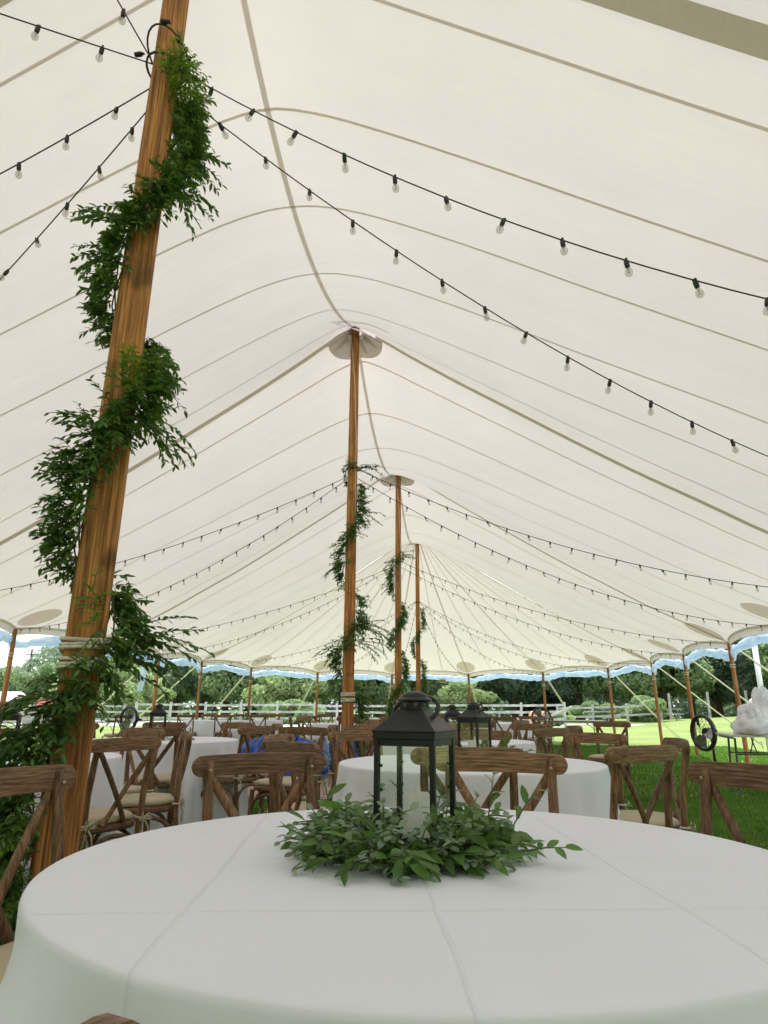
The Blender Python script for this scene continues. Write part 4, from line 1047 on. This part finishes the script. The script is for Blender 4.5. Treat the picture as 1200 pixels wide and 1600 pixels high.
def candle(x, y, z, r, h, label):
    t = thing('candle', label, 'candle', (x, y, z), 0, 'white pillar candles in the lanterns')
    b = MB(); b.lathe([(r - .002, 0), (r, .002), (r, h - .004), (r - .002, h), (r - .006, h - .001), (r * .7, h - .006), (.001, h - .008)], 32); autosmooth(b.build('wax', M['candle'], t), 40)
    b = MB(); b.lathe([(.0035, h - .008), (.0048, h), (.0050, h + .006), (.0038, h + .014), (.0018, h + .021), (.0004, h + .026)], 12); b.build('false_flame', M['candle'], t, True)
candle(-.118, 1.638, .788, .036, .088, 'white pillar candle with a pointed false flame in the nearest lantern')
candle(.03, 4.28, .788, .0395, .09, 'white candle in the lantern on the second table')
candle(-2.98, 4.27, .788, .045, .075, 'white candle in the lantern at the left picture edge')
candle(-3.02, 6.6, .788, .0395, .09, 'white candle in the small lantern on the second left table')

# ---------------------------------------------------------------- blue bags on the dance floor
from mathutils import noise as mnoise
def blob(name, m, c, r, seed, amp=.16, sub=3, flat=.0, parent=None, crease=6, ridge=.22):
    rs = np.random.default_rng(seed); n = 72 if ridge else 40; k = 44 if ridge else 24; V = []; F = []
    ph = rs.uniform(0, 6.28, (8,)); fr = rs.integers(2, 7, (8,))
    for i in range(k + 1):
        th = PI * i / k
        for j in range(n):
            a = 2 * PI * j / n; q = 1 + amp * (math.sin(fr[0] * a + ph[0] + 2 * th) * .5 + math.sin(fr[1] * th + ph[1] + a) * .5 + .5 * math.sin(fr[2] * a - 3 * th + ph[2]) + .3 * math.sin((fr[3] + crease) * a + ph[3] + 4 * th) + .2 * math.sin((fr[4] + crease) * th + 3 * a + ph[4]))
            if ridge:
                v_ = Vector((math.sin(th) * math.cos(a), math.sin(th) * math.sin(a), math.cos(th)))
                q += ridge * (mnoise.ridged_multi_fractal(v_ * 2.2 + Vector((seed, 0, 0)), 1.0, 2.3, 4, 1.0, 2.0) - 1.1) * .5
            z = math.cos(th) * q * r[2]; z = max(z, -r[2] * .55)
            V.append((math.sin(th) * math.cos(a) * q * r[0], math.sin(th) * math.sin(a) * q * r[1], z + r[2] * .55))
    for i in range(k):
        for j in range(n): F.append((i * n + j, (i + 1) * n + j, (i + 1) * n + (j + 1) % n, i * n + (j + 1) % n))
    o = mesh(name, V, F, m, parent, smooth=True); o.location = c; return o
tag(blob('tarp_bundle', M['blue'], (-3.25, 10.9, .047), (.46, .36, .34), 3), 'bright blue crumpled tarp bundle on the dance floor, leftmost one', 'tarp', 'blue bundles lying on the dance floor')
tag(blob('tarp_bundle', M['blue'], (-2.62, 10.7, .047), (.42, .36, .36), 4), 'bright blue crumpled tarp bundle on the dance floor, behind the near chair rail', 'tarp', 'blue bundles lying on the dance floor')
tag(blob('tarp_bundle', M['blue'], (-1.62 - .35, 11.3, .047), (.34, .34, .36), 5), 'tall blue tarp bundle on the dance floor beside the patterned bag', 'tarp', 'blue bundles lying on the dance floor')
tag(blob('tarp_bundle', M['blue'], (-1.0, 11.6, .0), (.42, .32, .28), 6), 'blue tarp bundle on the grass just behind the second pole', 'tarp', 'blue bundles lying on the dance floor')
tag(blob('fabric_bag', M['pattern'], (-2.26, 10.75, .047), (.13, .16, .40), 7, .08), 'upright blue and white patterned bag behind the chairs', 'bag')

# ---------------------------------------------------------------- folding tables, bags, fans on the right
def folding_table(x, y, rz, L, Wd, label):
    t = thing('folding_table', label, 'table', (x, y, 0), rz, 'folding tables at the edge of the lawn')
    b = MB(); b.box((0, 0, .735), (L, Wd, .028)); bevel(b.build('tabletop', M['tabletop'], t), .006)
    b = MB(); b.box((0, -Wd / 2 + .03, .708), (L - .1, .02, .024)); b.box((0, Wd / 2 - .03, .708), (L - .1, .02, .024)); b.build('apron', M['grey'], t)
    for sx in (-1, 1):
        xx = sx * (L / 2 - .28)
        for sy in (-1, 1):
            b = MB(); b.tube([(xx, sy * (Wd / 2 - .1), .70), (xx + sx * .04, sy * (Wd / 2 - .07), .0)], .014, 8); b.build('leg', M['grey'], t)
        b = MB(); b.tube([(xx + sx * .03, -(Wd / 2 - .08), .16), (xx + sx * .03, Wd / 2 - .08, .16)], .011, 8); b.tube([(xx, -(Wd / 2 - .1), .5), (xx, Wd / 2 - .1, .5)], .009, 8); b.build('cross_bar', M['grey'], t)
        b = MB(); b.tube([(xx, 0, .5), (xx - sx * .14, 0, .6), (xx - sx * .26, 0, .70)], .008, 8); b.build('brace', M['grey'], t)
    return t
folding_table(3.72, 9.95, R(82), .95, .70, 'grey folding table holding the clear bags, left of the pair at the right edge')
folding_table(4.62, 9.95, R(82), 1.6, .74, 'grey folding table at the right picture edge, under the larger clear bag')
folding_table(2.95, 20.9, R(-4), 1.8, .72, 'far white folding table standing beside the small round fan')
# clear plastic bags of linen
def plastic_bag(x, y, z, s, label, seed):
    t = thing('plastic_bag', label, 'bag', (x, y, z), 0, 'clear plastic bags of linen on the folding tables')
    o = blob('film', M['bag'], (0, 0, 0), (.34 * s, .28 * s, .26 * s), seed, .14, parent=t, crease=3, ridge=.04)
    n_ = blob('gathered_top', M['bag'], (.05 * s, 0, .26 * s), (.17 * s, .14 * s, .20 * s), seed + 1, .30, parent=t, crease=4, ridge=.10)
    li = blob('linen', M['linen'], (0, 0, .004), (.33 * s, .26 * s, .085 * s), seed + 2, .05, parent=t, ridge=.02)
    return t
plastic_bag(3.60, 9.62, .75, .62, 'flat clear bag of pinkish linen at the left end of the tables', 41)
plastic_bag(3.90, 9.95, .75, .95, 'puffed clear plastic bag with a twisted top on the left folding table', 44)
plastic_bag(4.42, 9.98, .75, 1.0, 'large clear plastic bag of linen at the right picture edge', 47)
def fan(x, y, zc, r, yaw, label, tilt=0):
    t = thing('pedestal_fan', label, 'fan', (x, y, 0), yaw, 'round black standing fans')
    b = MB(); b.tube([(r * math.cos(a), 0, zc + r * math.sin(a)) for a in np.linspace(0, 2 * PI, 41)[:-1]], .055 * r / .28, 8, closed=True, flat=(.5, .85)); b.build('shroud', M['blackplastic'], t, True)
    for yy, nm in ((-.09, 'front_grille'), (.09, 'rear_grille')):
        b = MB()
        for q in (.25, .5, .75): b.tube([(r * q * math.cos(a), yy * 1.1 * (1 - .2 * q), zc + r * q * math.sin(a)) for a in np.linspace(0, 2 * PI, 29)[:-1]], .0025, 4, closed=True)
        for k in range(16):
            a = 2 * PI * k / 16; b.tube([(.04 * math.cos(a), yy * 1.1, zc + .04 * math.sin(a)), (r * math.cos(a), yy * .6, zc + r * math.sin(a))], .0028, 4)
        b.build(nm, M['blackplastic'], t)
    for k in range(3):
        V = []; F = []
        for i in range(6):
            q = .05 + (r * .9 - .05) * i / 5
            for j in range(5):
                a = 2 * PI * k / 3 + (j / 4 - .5) * 1.0; V.append((q * math.cos(a), (j / 4 - .5) * .09, zc + q * math.sin(a)))
        for i in range(5):
            for j in range(4): a = i * 5 + j; F.append((a, a + 5, a + 6, a + 1))
        mesh('blade', V, F, M['steel'], t, smooth=True)
    b = MB(); b.tube([(0, .03, zc), (0, .22, zc)], [.075, .07], 14); autosmooth(b.build('motor', M['blackplastic'], t))
    b = MB(); b.tube([(0, .15, 0.03), (0, .15, zc - .05)], .022, 10); b.build('stand', M['blackplastic'], t, True)
    b = MB(); b.lathe([(.24, 0), (.24, .02), (.03, .05)], 20, (0, .15, 0)); b.build('base', M['blackplastic'], t)
fan(3.72, 11.9, .70, .26, R(-69), 'black pedestal fan beside the folding table at the right')
fan(2.15, 21.5, .80, .29, R(15), 'small far black fan at the end of the far folding table')
fan(-6.9, 13.7, .85, .22, R(-20), 'far black fan between the leafy pole and the small left lantern')
# white pipe with gooseneck
t = thing('white_post', 'tall white pipe post with a curved gooseneck, behind the clear bags at the right', 'post', (6.15, 15.6, 0))
b = MB(); b.tube([(0, 0, 0), (0, 0, 3.0)], .055, 12); b.build('pipe', M['whitepvc'], t, True)
b = MB(); b.tube([(-.08, -.1, .9), (-.08, -.1, 1.15)] + [(-.08 - .11 + .11 * math.cos(a), -.1, 1.15 + .11 * math.sin(a)) for a in np.linspace(0, PI, 9)[1:]] + [(-.30, -.1, 1.08)], .04, 10); b.build('gooseneck', M['whitepvc'], t, True)
b = MB(); b.box((-.32, -.1, .98), (.2, .12, .12)); bevel(b.build('pump_head', M['blackplastic'], t), .02)

# ---------------------------------------------------------------- fences
def rail_fence(pts, h, rails, label, m, post=.12, rw=.12):
    t = thing('rail_fence', label, 'fence', (pts[0][0], pts[0][1], 0)); o = Vector((pts[0][0], pts[0][1], 0))
    pv = [Vector((x, y, gz(x, y))) - o for x, y in pts]; first = None
    for p in pv:
        b = MB(); b.box((0, 0, h / 2 + .05), (post, post, h + .12), taper=.95); q = b.build('post', m, t); q.location = p; q.rotation_euler = (random.gauss(0, .012), random.gauss(0, .012), random.uniform(-.1, .1))
    for i in range(len(pv) - 1):
        for z in rails:
            a, c = pv[i] + Vector((0, -.03, z + random.gauss(0, .02))), pv[i + 1] + Vector((0, -.03, z + random.gauss(0, .02)))
            b = MB(); b.beam(a, c, .045, rw); b.build('rail', m, t)
    return t
def line(x0, y0, x1, y1, n): return [(x0 + (x1 - x0) * i / n, y0 + (y1 - y0) * i / n) for i in range(n + 1)]
rail_fence(line(-20.5, 41.5, -9.0, 40.6, 5), 1.3, (.45, .85, 1.25), 'weathered white three-rail fence seen left of the second centre pole', M['fence'])
rail_fence(line(-6.4, 40.3, 5.2, 39.4, 5), 1.25, (.45, .85, 1.2), 'white rail fence running behind the big lantern to the far folding table', M['fence'])
rail_fence(line(-31, 38, -21.2, 41.4, 4), 1.2, (.4, .8, 1.15), 'grey rail fence at the far left behind the leafy pole', M['fencegrey'])
rail_fence(line(-8.9, 40.6, -7.4, 46, 2), 1.25, (.5, .9, 1.2), 'short white fence panel turning back behind the second pole', M['fence'])
rail_fence(line(5.4, 44, 12.0, 46, 3), 1.1, (.5, 1.0), 'low grey fence beyond the far folding table', M['fencegrey'])
# far paddock posts on the hill
for i, (x, y) in enumerate([(14.2, 52), (17.0, 52.5), (19.8, 53), (23.0, 54), (26.0, 54.5)]):
    b = MB(); b.box((0, 0, .9), (.16, .16, 1.8), taper=.9); o = b.build('fence_post', M['fencegrey']); o.location = (x, y, gz(x, y)); tag(o, 'bare grey post at the foot of the dark trees, ' + ['leftmost of the row', 'second from the left', 'middle of the row', 'second from the right', 'rightmost of the row'][i], 'post', 'bare posts along the wood edge')
# picnic tables / boards far right
def picnic(x, y, rz, label):
    t = thing('picnic_table', label, 'table', (x, y, gz(x, y)), rz, 'picnic tables beyond the lawn')
    for k in range(4): b = MB(); b.box((0, -.27 + .18 * k, .75), (1.8, .16, .04)); b.build('board', M['fencegrey'], t)
    for s in (-1, 1): b = MB(); b.box((0, s * .7, .45), (1.8, .24, .04)); b.build('bench', M['fencegrey'], t)
    for s in (-1, 1):
        b = MB(); b.beam((s * .65, -.65, 0), (s * .65, .25, .73), .05, .09); b.beam((s * .65, .65, 0), (s * .65, -.25, .73), .05, .09); b.beam((s * .68, -.72, .40), (s * .68, .72, .40), .05, .08); b.build('trestle', M['fencegrey'], t)
picnic(8.1, 45, .2, 'grey picnic table beyond the lawn, in front of the low bush'); picnic(12.6, 47, -.1, 'dark picnic table beyond the lawn under the right trees'); picnic(2.6, 46, .1, 'picnic table behind the white fence')
o = blob('covered_heap', M['pink'], (3.6, 37.5, 0), (.55, .5, .62), 61, .1); tag(o, 'pinkish covered heap standing before the end of the white fence', 'heap')
t = thing('leaning_rails', 'loose white boards leaning on the end of the white fence', 'boards', (3.9, 38.6, 0))
for i in range(3): b = MB(); b.beam((-.8 + .3 * i, -.1 * i, .25 + .1 * i), (1.3 + .15 * i, 0, .95 + .12 * i), .05, .10); b.build('board', M['fence'], t)

# sheds at the far left
t = thing('shed', 'low pale-roofed shed at the far left picture edge', 'shed', (-34.0, 45.5, 0), R(12))
b = MB(); b.box((0, 0, .74), (5.6, 4, 1.48)); b.build('wall', M['shedwall'], t)
V = [(-3.1, -2.4, 1.45), (3.1, -2.4, 1.45), (3.1, 2.4, 1.45), (-3.1, 2.4, 1.45), (-2.6, 0, 2.15), (2.6, 0, 2.15)]; mesh('roof', V, [(0, 1, 5, 4), (1, 2, 5), (2, 3, 4, 5), (3, 0, 4), (3, 2, 1, 0)], M['roofpale'], t)
b = MB(); b.box((1.2, -2.02, .7), (1.0, .06, 1.36)); b.build('door', M['fencegrey'], t)
t = thing('shed', 'small shed with a red-brown roof beside the pale-roofed one', 'shed', (-27.2, 42.2, 0), R(-10))
b = MB(); b.box((0, 0, .55), (1.5, 1.4, 1.1)); b.build('wall', M['shedwall'], t)
V = [(-.95, -.95, 1.05), (.95, -.95, 1.05), (.95, .95, 1.05), (-.95, .95, 1.05), (-.8, 0, 1.6), (.8, 0, 1.6)]; mesh('roof', V, [(0, 1, 5, 4), (1, 2, 5), (2, 3, 4, 5), (3, 0, 4), (3, 2, 1, 0)], M['roofred'], t)
t = thing('utility_pole', 'thin distant utility pole standing up above the left trees', 'pole', (-58, 86, 0))
b = MB(); b.tube([(0, 0, 0), (0, 0, 8.6)], [.16, .12], 8); b.build('shaft', M['bark'], t); b = MB(); b.box((0, 0, 7.9), (1.6, .12, .12)); b.build('cross_arm', M['bark'], t)

# ---------------------------------------------------------------- trees
def crown_mesh(seed, rx, rz, nb, nl, size, zc, m, cone=False, gap=0):
    r_ = np.random.default_rng(seed); P = []; 
    if cone:
        for i in range(nb):
            f = i / nb; z = zc - rz + 2 * rz * f; rr = rx * (1 - f) ** .8 * r_.uniform(.8, 1.1) + .1; P.append((0 + r_.normal(0, .15), r_.normal(0, .15), z, rr, rz * .16))
    else:
        for i in range(nb):
            d = r_.normal(0, 1, 3); d /= np.linalg.norm(d); q = r_.uniform(.35, .85); P.append((d[0] * rx * q, d[1] * rx * q, zc + d[2] * rz * q * .9, rx * r_.uniform(.26, .46), rz * r_.uniform(.2, .36)))
    P = np.array(P); w_ = P[:, 3] ** 2; idx = r_.choice(len(P), nl, p=w_ / w_.sum()); B = P[idx]
    d = r_.normal(0, 1, (nl, 3)); d /= np.linalg.norm(d, axis=1)[:, None]; q = r_.uniform(.55, 1.06, nl) ** .6
    c = B[:, :3] + np.stack([d[:, 0] * B[:, 3] * q, d[:, 1] * B[:, 3] * q, d[:, 2] * B[:, 4] * q], 1)
    n_ = d + r_.normal(0, .55, (nl, 3)) + np.array([0, 0, .35]); n_ /= np.linalg.norm(n_, axis=1)[:, None]
    t = np.cross(n_, r_.normal(0, 1, (nl, 3))); t /= np.linalg.norm(t, axis=1)[:, None]; bt = np.cross(n_, t)
    s = size * r_.uniform(.6, 1.3, nl)[:, None]
    V = np.stack([c - t * s, c + bt * s * .55 - n_ * s * .1, c + t * s, c - bt * s * .55 - n_ * s * .1], 1).reshape(-1, 3)
    F = np.arange(nl * 4).reshape(-1, 4)
    o = npmesh('crown', V, F, m); me = o.data; D.objects.remove(o); return me, P
def trunk_mesh(P, zc, h, tr, seed):
    r_ = random.Random(seed); b = MB()
    b.tube([(0, 0, -.3), (r_.uniform(-.1, .1), r_.uniform(-.1, .1), zc * .4), (r_.uniform(-.3, .3), r_.uniform(-.3, .3), zc), (0, 0, zc + h * .3)], [tr * 1.3, tr, tr * .7, tr * .2], 8)
    for p in P[:9]: b.tube([(0, 0, zc * .5), (p[0] * .5, p[1] * .5, (zc * .55 + p[2]) / 2), (p[0], p[1], p[2])], [tr * .45, tr * .3, tr * .08], 6)
    o = b.build('trunk', M['bark'], None, True); me = o.data; D.objects.remove(o); return me
KINDS = {}
def kind(nm, *a):
    me, P = crown_mesh(*a); KINDS[nm] = (me, trunk_mesh(P, a[6], a[2], a[1] * .07, a[0]))
#         seed rx  rz  nb  nl   size zc  mat
kind('oak', 1, 4.6, 4.4, 26, 11000, .23, 5.2, M['tree_a'])
kind('oak2', 2, 4.2, 5.2, 24, 11000, .23, 5.8, M['tree_b'])
kind('pale', 3, 3.4, 2.6, 22, 9000, .19, 2.7, M['tree_c'])
kind('dark', 4, 4.4, 5.6, 20, 10000, .24, 6.2, M['tree_b'])
kind('conifer', 5, 2.2, 5.5, 22, 11000, .17, 6.0, M['tree_d'], True)
kind('sparse', 6, 3.8, 5.0, 12, 3000, .19, 8.2, M['tree_a'])
kind('bush', 7, 1.6, 1.0, 12, 5000, .09, .9, M['tree_a'])
LAB = {'oak': 'mid-green leafy tree', 'oak2': 'tall dark leafy tree', 'pale': 'rounded pale green bushy tree', 'dark': 'dense bluish dark tree', 'conifer': 'narrow dark conifer', 'sparse': 'loose open-crowned tree with sky showing through', 'bush': 'low green bush'}
CT = {'bush': 'bush'}
def tree(kd, px, dist, sc, where, rot=None):
    a = (px - 600) / 1054.9; d = Vector((_F.x + _R.x * a, _F.y + _R.y * a + 0.0, 0)); pt = d / d.y * dist
    c, k = KINDS[kd]; t = thing('bush' if kd == 'bush' else 'broadleaf_tree' if kd != 'conifer' else 'conifer_tree', LAB[kd] + ' ' + where, CT.get(kd, 'tree'), (pt.x, dist, gz(pt.x, dist)), random.uniform(0, 6.28), 'trees and bushes beyond the lawn'); t.scale = (sc, sc, sc * random.uniform(.94, 1.08))
    o = D.objects.new('crown', c); link(o, t); o = D.objects.new('trunk', k); link(o, t)
T = [('oak', -40, 62, .75, 'outside the left picture edge'), ('oak', 20, 64, .62, 'at the left picture edge under white sky'), ('oak2', 60, 70, .55, 'behind the tilted left side pole'), ('oak', 105, 66, .62, 'between the left side pole and the leafy pole'),
     ('pale', 150, 60, .8, 'hidden in part by the leafy front pole'), ('oak2', 185, 72, .75, 'just right of the leafy front pole'), ('pale', 212, 52, .95, 'seen behind the small left fan'),
     ('pale', 250, 58, .8, 'behind the small left lantern'), ('dark', 262, 78, .95, 'rising behind the blue sidewall tail'), ('dark', 300, 74, 1.0, 'behind the left guy ropes'), ('dark', 338, 68, .9, 'above the left end of the long table'), ('oak', 372, 62, .85, 'above the right half of the long table'),
     ('oak', 415, 66, .9, 'left of the big pale shrub'), ('pale', 462, 54, 1.0, 'just left of the second centre pole'), ('oak2', 450, 74, .95, 'standing behind the big pale shrub'), ('oak', 503, 58, .72, 'directly left of the second centre pole'), ('oak2', 540, 68, .9, 'behind the second centre pole'),
     ('oak', 575, 56, .75, 'between the second and third centre poles'), ('pale', 597, 60, .85, 'between the second and third poles, lower one'), ('dark', 625, 70, .9, 'behind the third centre pole'), ('oak', 672, 60, .8, 'right of the farthest centre pole'), ('pale', 712, 57, .75, 'behind the top of the big lantern'),
     ('dark', 745, 66, .85, 'behind the pole above the second lantern'), ('dark', 790, 62, .88, 'with a broad crown right of the second lantern'), ('conifer', 818, 66, .95, 'leftmost of the three narrow ones'), ('conifer', 836, 70, 1.0, 'middle of the three narrow ones'), ('conifer', 853, 67, .95, 'rightmost of the three narrow ones'),
     ('oak2', 885, 60, .88, 'behind the far folding table'), ('oak', 925, 56, .85, 'left of the first far right pole'), ('dark', 965, 62, .95, 'behind the far right pole by the mound'), ('oak', 1005, 58, .85, 'above the left end of the mound'), ('oak2', 1045, 66, .9, 'between two right side poles'),
     ('dark', 1085, 60, .72, 'behind the nearest standing fan'), ('sparse', 1075, 72, 1.0, 'between two right side poles'), ('sparse', 1112, 70, .95, 'left of the orange pole by the bags'), ('dark', 1125, 58, .66, 'low, behind the tall guy rope'), ('sparse', 1150, 74, 1.05, 'right of the orange pole by the bags'),
     ('oak', 1172, 56, .7, 'behind the white pipe post'), ('sparse', 1195, 68, 1.0, 'at the right picture edge'), ('oak', 1215, 52, .9, 'leafy at the right picture edge'), ('oak2', 1270, 60, .9, 'outside the right picture edge'),
     ('bush', 905, 50, 1.0, 'in front of the dark wood, right of the white fence'), ('bush', 984, 47, 1.1, 'at the left foot of the mound'), ('bush', 962, 49, .8, 'small, beside the larger bush near the mound'), ('bush', 847, 43, .6, 'with yellow-green leaves behind the far fan'), ('bush', 470, 47, 1.2, 'just behind the fence under the pale tree')]
for a in T: tree(*a)
# far wood behind everything, reads as one mass
me_, _ = crown_mesh(77, 1, 1, 2, 10, .1, 1, M['tree_b'])
r_ = np.random.default_rng(5); nl = 70000
th = r_.uniform(-1.0, .75, nl); dist = r_.uniform(84, 96, nl); hmax = 7.5 + 1.6 * np.sin(th * 31) + 1.2 * np.sin(th * 77 + 1); 
hmax = np.where(th < -.62, hmax * .62, hmax); hmax = np.where(th > .28, hmax * .50, hmax); hmax = np.where((th > .045) & (th < .115), hmax * .62, hmax)
z = hmax * r_.uniform(0, 1, nl) ** .8
c = np.stack([np.tan(th) * dist, dist, z], 1); n_ = r_.normal(0, 1, (nl, 3)) + np.array([0, -.6, .5]); n_ /= np.linalg.norm(n_, axis=1)[:, None]
t_ = np.cross(n_, r_.normal(0, 1, (nl, 3))); t_ /= np.linalg.norm(t_, axis=1)[:, None]; bt = np.cross(n_, t_); s = r_.uniform(.2, .45, nl)[:, None]
V = np.stack([c - t_ * s, c + bt * s * .6, c + t_ * s, c - bt * s * .6], 1).reshape(-1, 3)
o = npmesh('far_wood', V, np.arange(nl * 4).reshape(-1, 4), M['tree_b']); tag(o, 'dark mass of distant wood closing the view behind the trees', 'wood', kind='stuff')
nl = 60000; th = r_.uniform(R(40), R(322), nl); dist = r_.uniform(52, 66, nl); z = (9.5 + 1.5 * np.sin(th * 17)) * r_.uniform(0, 1, nl) ** .85  # unseen foliage ring, added to block low sky light from sides and back
c = np.stack([np.sin(th) * dist, np.cos(th) * dist, z], 1); n_ = r_.normal(0, 1, (nl, 3)) + np.array([0, 0, .4]); n_ /= np.linalg.norm(n_, axis=1)[:, None]
t_ = np.cross(n_, r_.normal(0, 1, (nl, 3))); t_ /= np.linalg.norm(t_, axis=1)[:, None]; bt = np.cross(n_, t_); s = r_.uniform(.5, .9, nl)[:, None]
V = np.stack([c - t_ * s, c + bt * s * .6, c + t_ * s, c - bt * s * .6], 1).reshape(-1, 3)
o = npmesh('far_wood', V, np.arange(nl * 4).reshape(-1, 4), M['tree_b']); tag(o, 'unseen wood added beside and behind the camera to cut sky light near the horizon', 'wood', kind='stuff')

# ---------------------------------------------------------------- grass blades near the tables
def grass(name, x0, x1, y0, y1, n, h, wd, label, skip=None):
    r_ = np.random.default_rng(11); x = r_.uniform(x0, x1, n); y = r_.uniform(y0, y1, n); 
    keep = ~((x > DX0 - .05) & (x < DX1 + .05) & (y > DY0 - .08) & (y < DY1 + .05)); x, y = x[keep], y[keep]; n = len(x)
    a = r_.uniform(0, 2 * PI, n); l = r_.uniform(.1, .7, n); hh = h * r_.uniform(.5, 1.3, n); w2 = wd * r_.uniform(.6, 1.3, n) / 2
    dx, dy = np.cos(a), np.sin(a); px_, py_ = -dy, dx
    V = np.zeros((n, 5, 3)); 
    V[:, 0] = np.stack([x - px_ * w2, y - py_ * w2, np.zeros(n)], 1); V[:, 1] = np.stack([x + px_ * w2, y + py_ * w2, np.zeros(n)], 1)
    V[:, 2] = np.stack([x + px_ * w2 * .8 + dx * l * hh * .3, y + py_ * w2 * .8 + dy * l * hh * .3, hh * .6], 1); V[:, 3] = np.stack([x - px_ * w2 * .8 + dx * l * hh * .3, y - py_ * w2 * .8 + dy * l * hh * .3, hh * .6], 1)
    V[:, 4] = np.stack([x + dx * l * hh, y + dy * l * hh, hh], 1)
    b0 = np.arange(n)[:, None] * 5
    F = np.concatenate([b0 + np.array([[0, 1, 2]]), b0 + np.array([[0, 2, 3]]), b0 + np.array([[3, 2, 4]])])
    o = npmesh(name, V.reshape(-1, 3), F, M['blade']); tag(o, label, 'grass', kind='stuff')
grass('grass', .6, 6.4, 2.2, 9.5, 150000, .035, .006, 'short mown grass blades on the right under the tent')
grass('grass', -6.5, .6, 2.6, 8.4, 60000, .035, .008, 'short mown grass blades between the left tables')
grass('grass', -2.0, 7.5, 9.5, 22, 110000, .04, .013, 'short mown grass blades farther off towards the sunny lawn')
# purge helper leftovers
for o in list(D.objects):
    if o.name.startswith('tmp') or o.name == 'x': D.objects.remove(o)
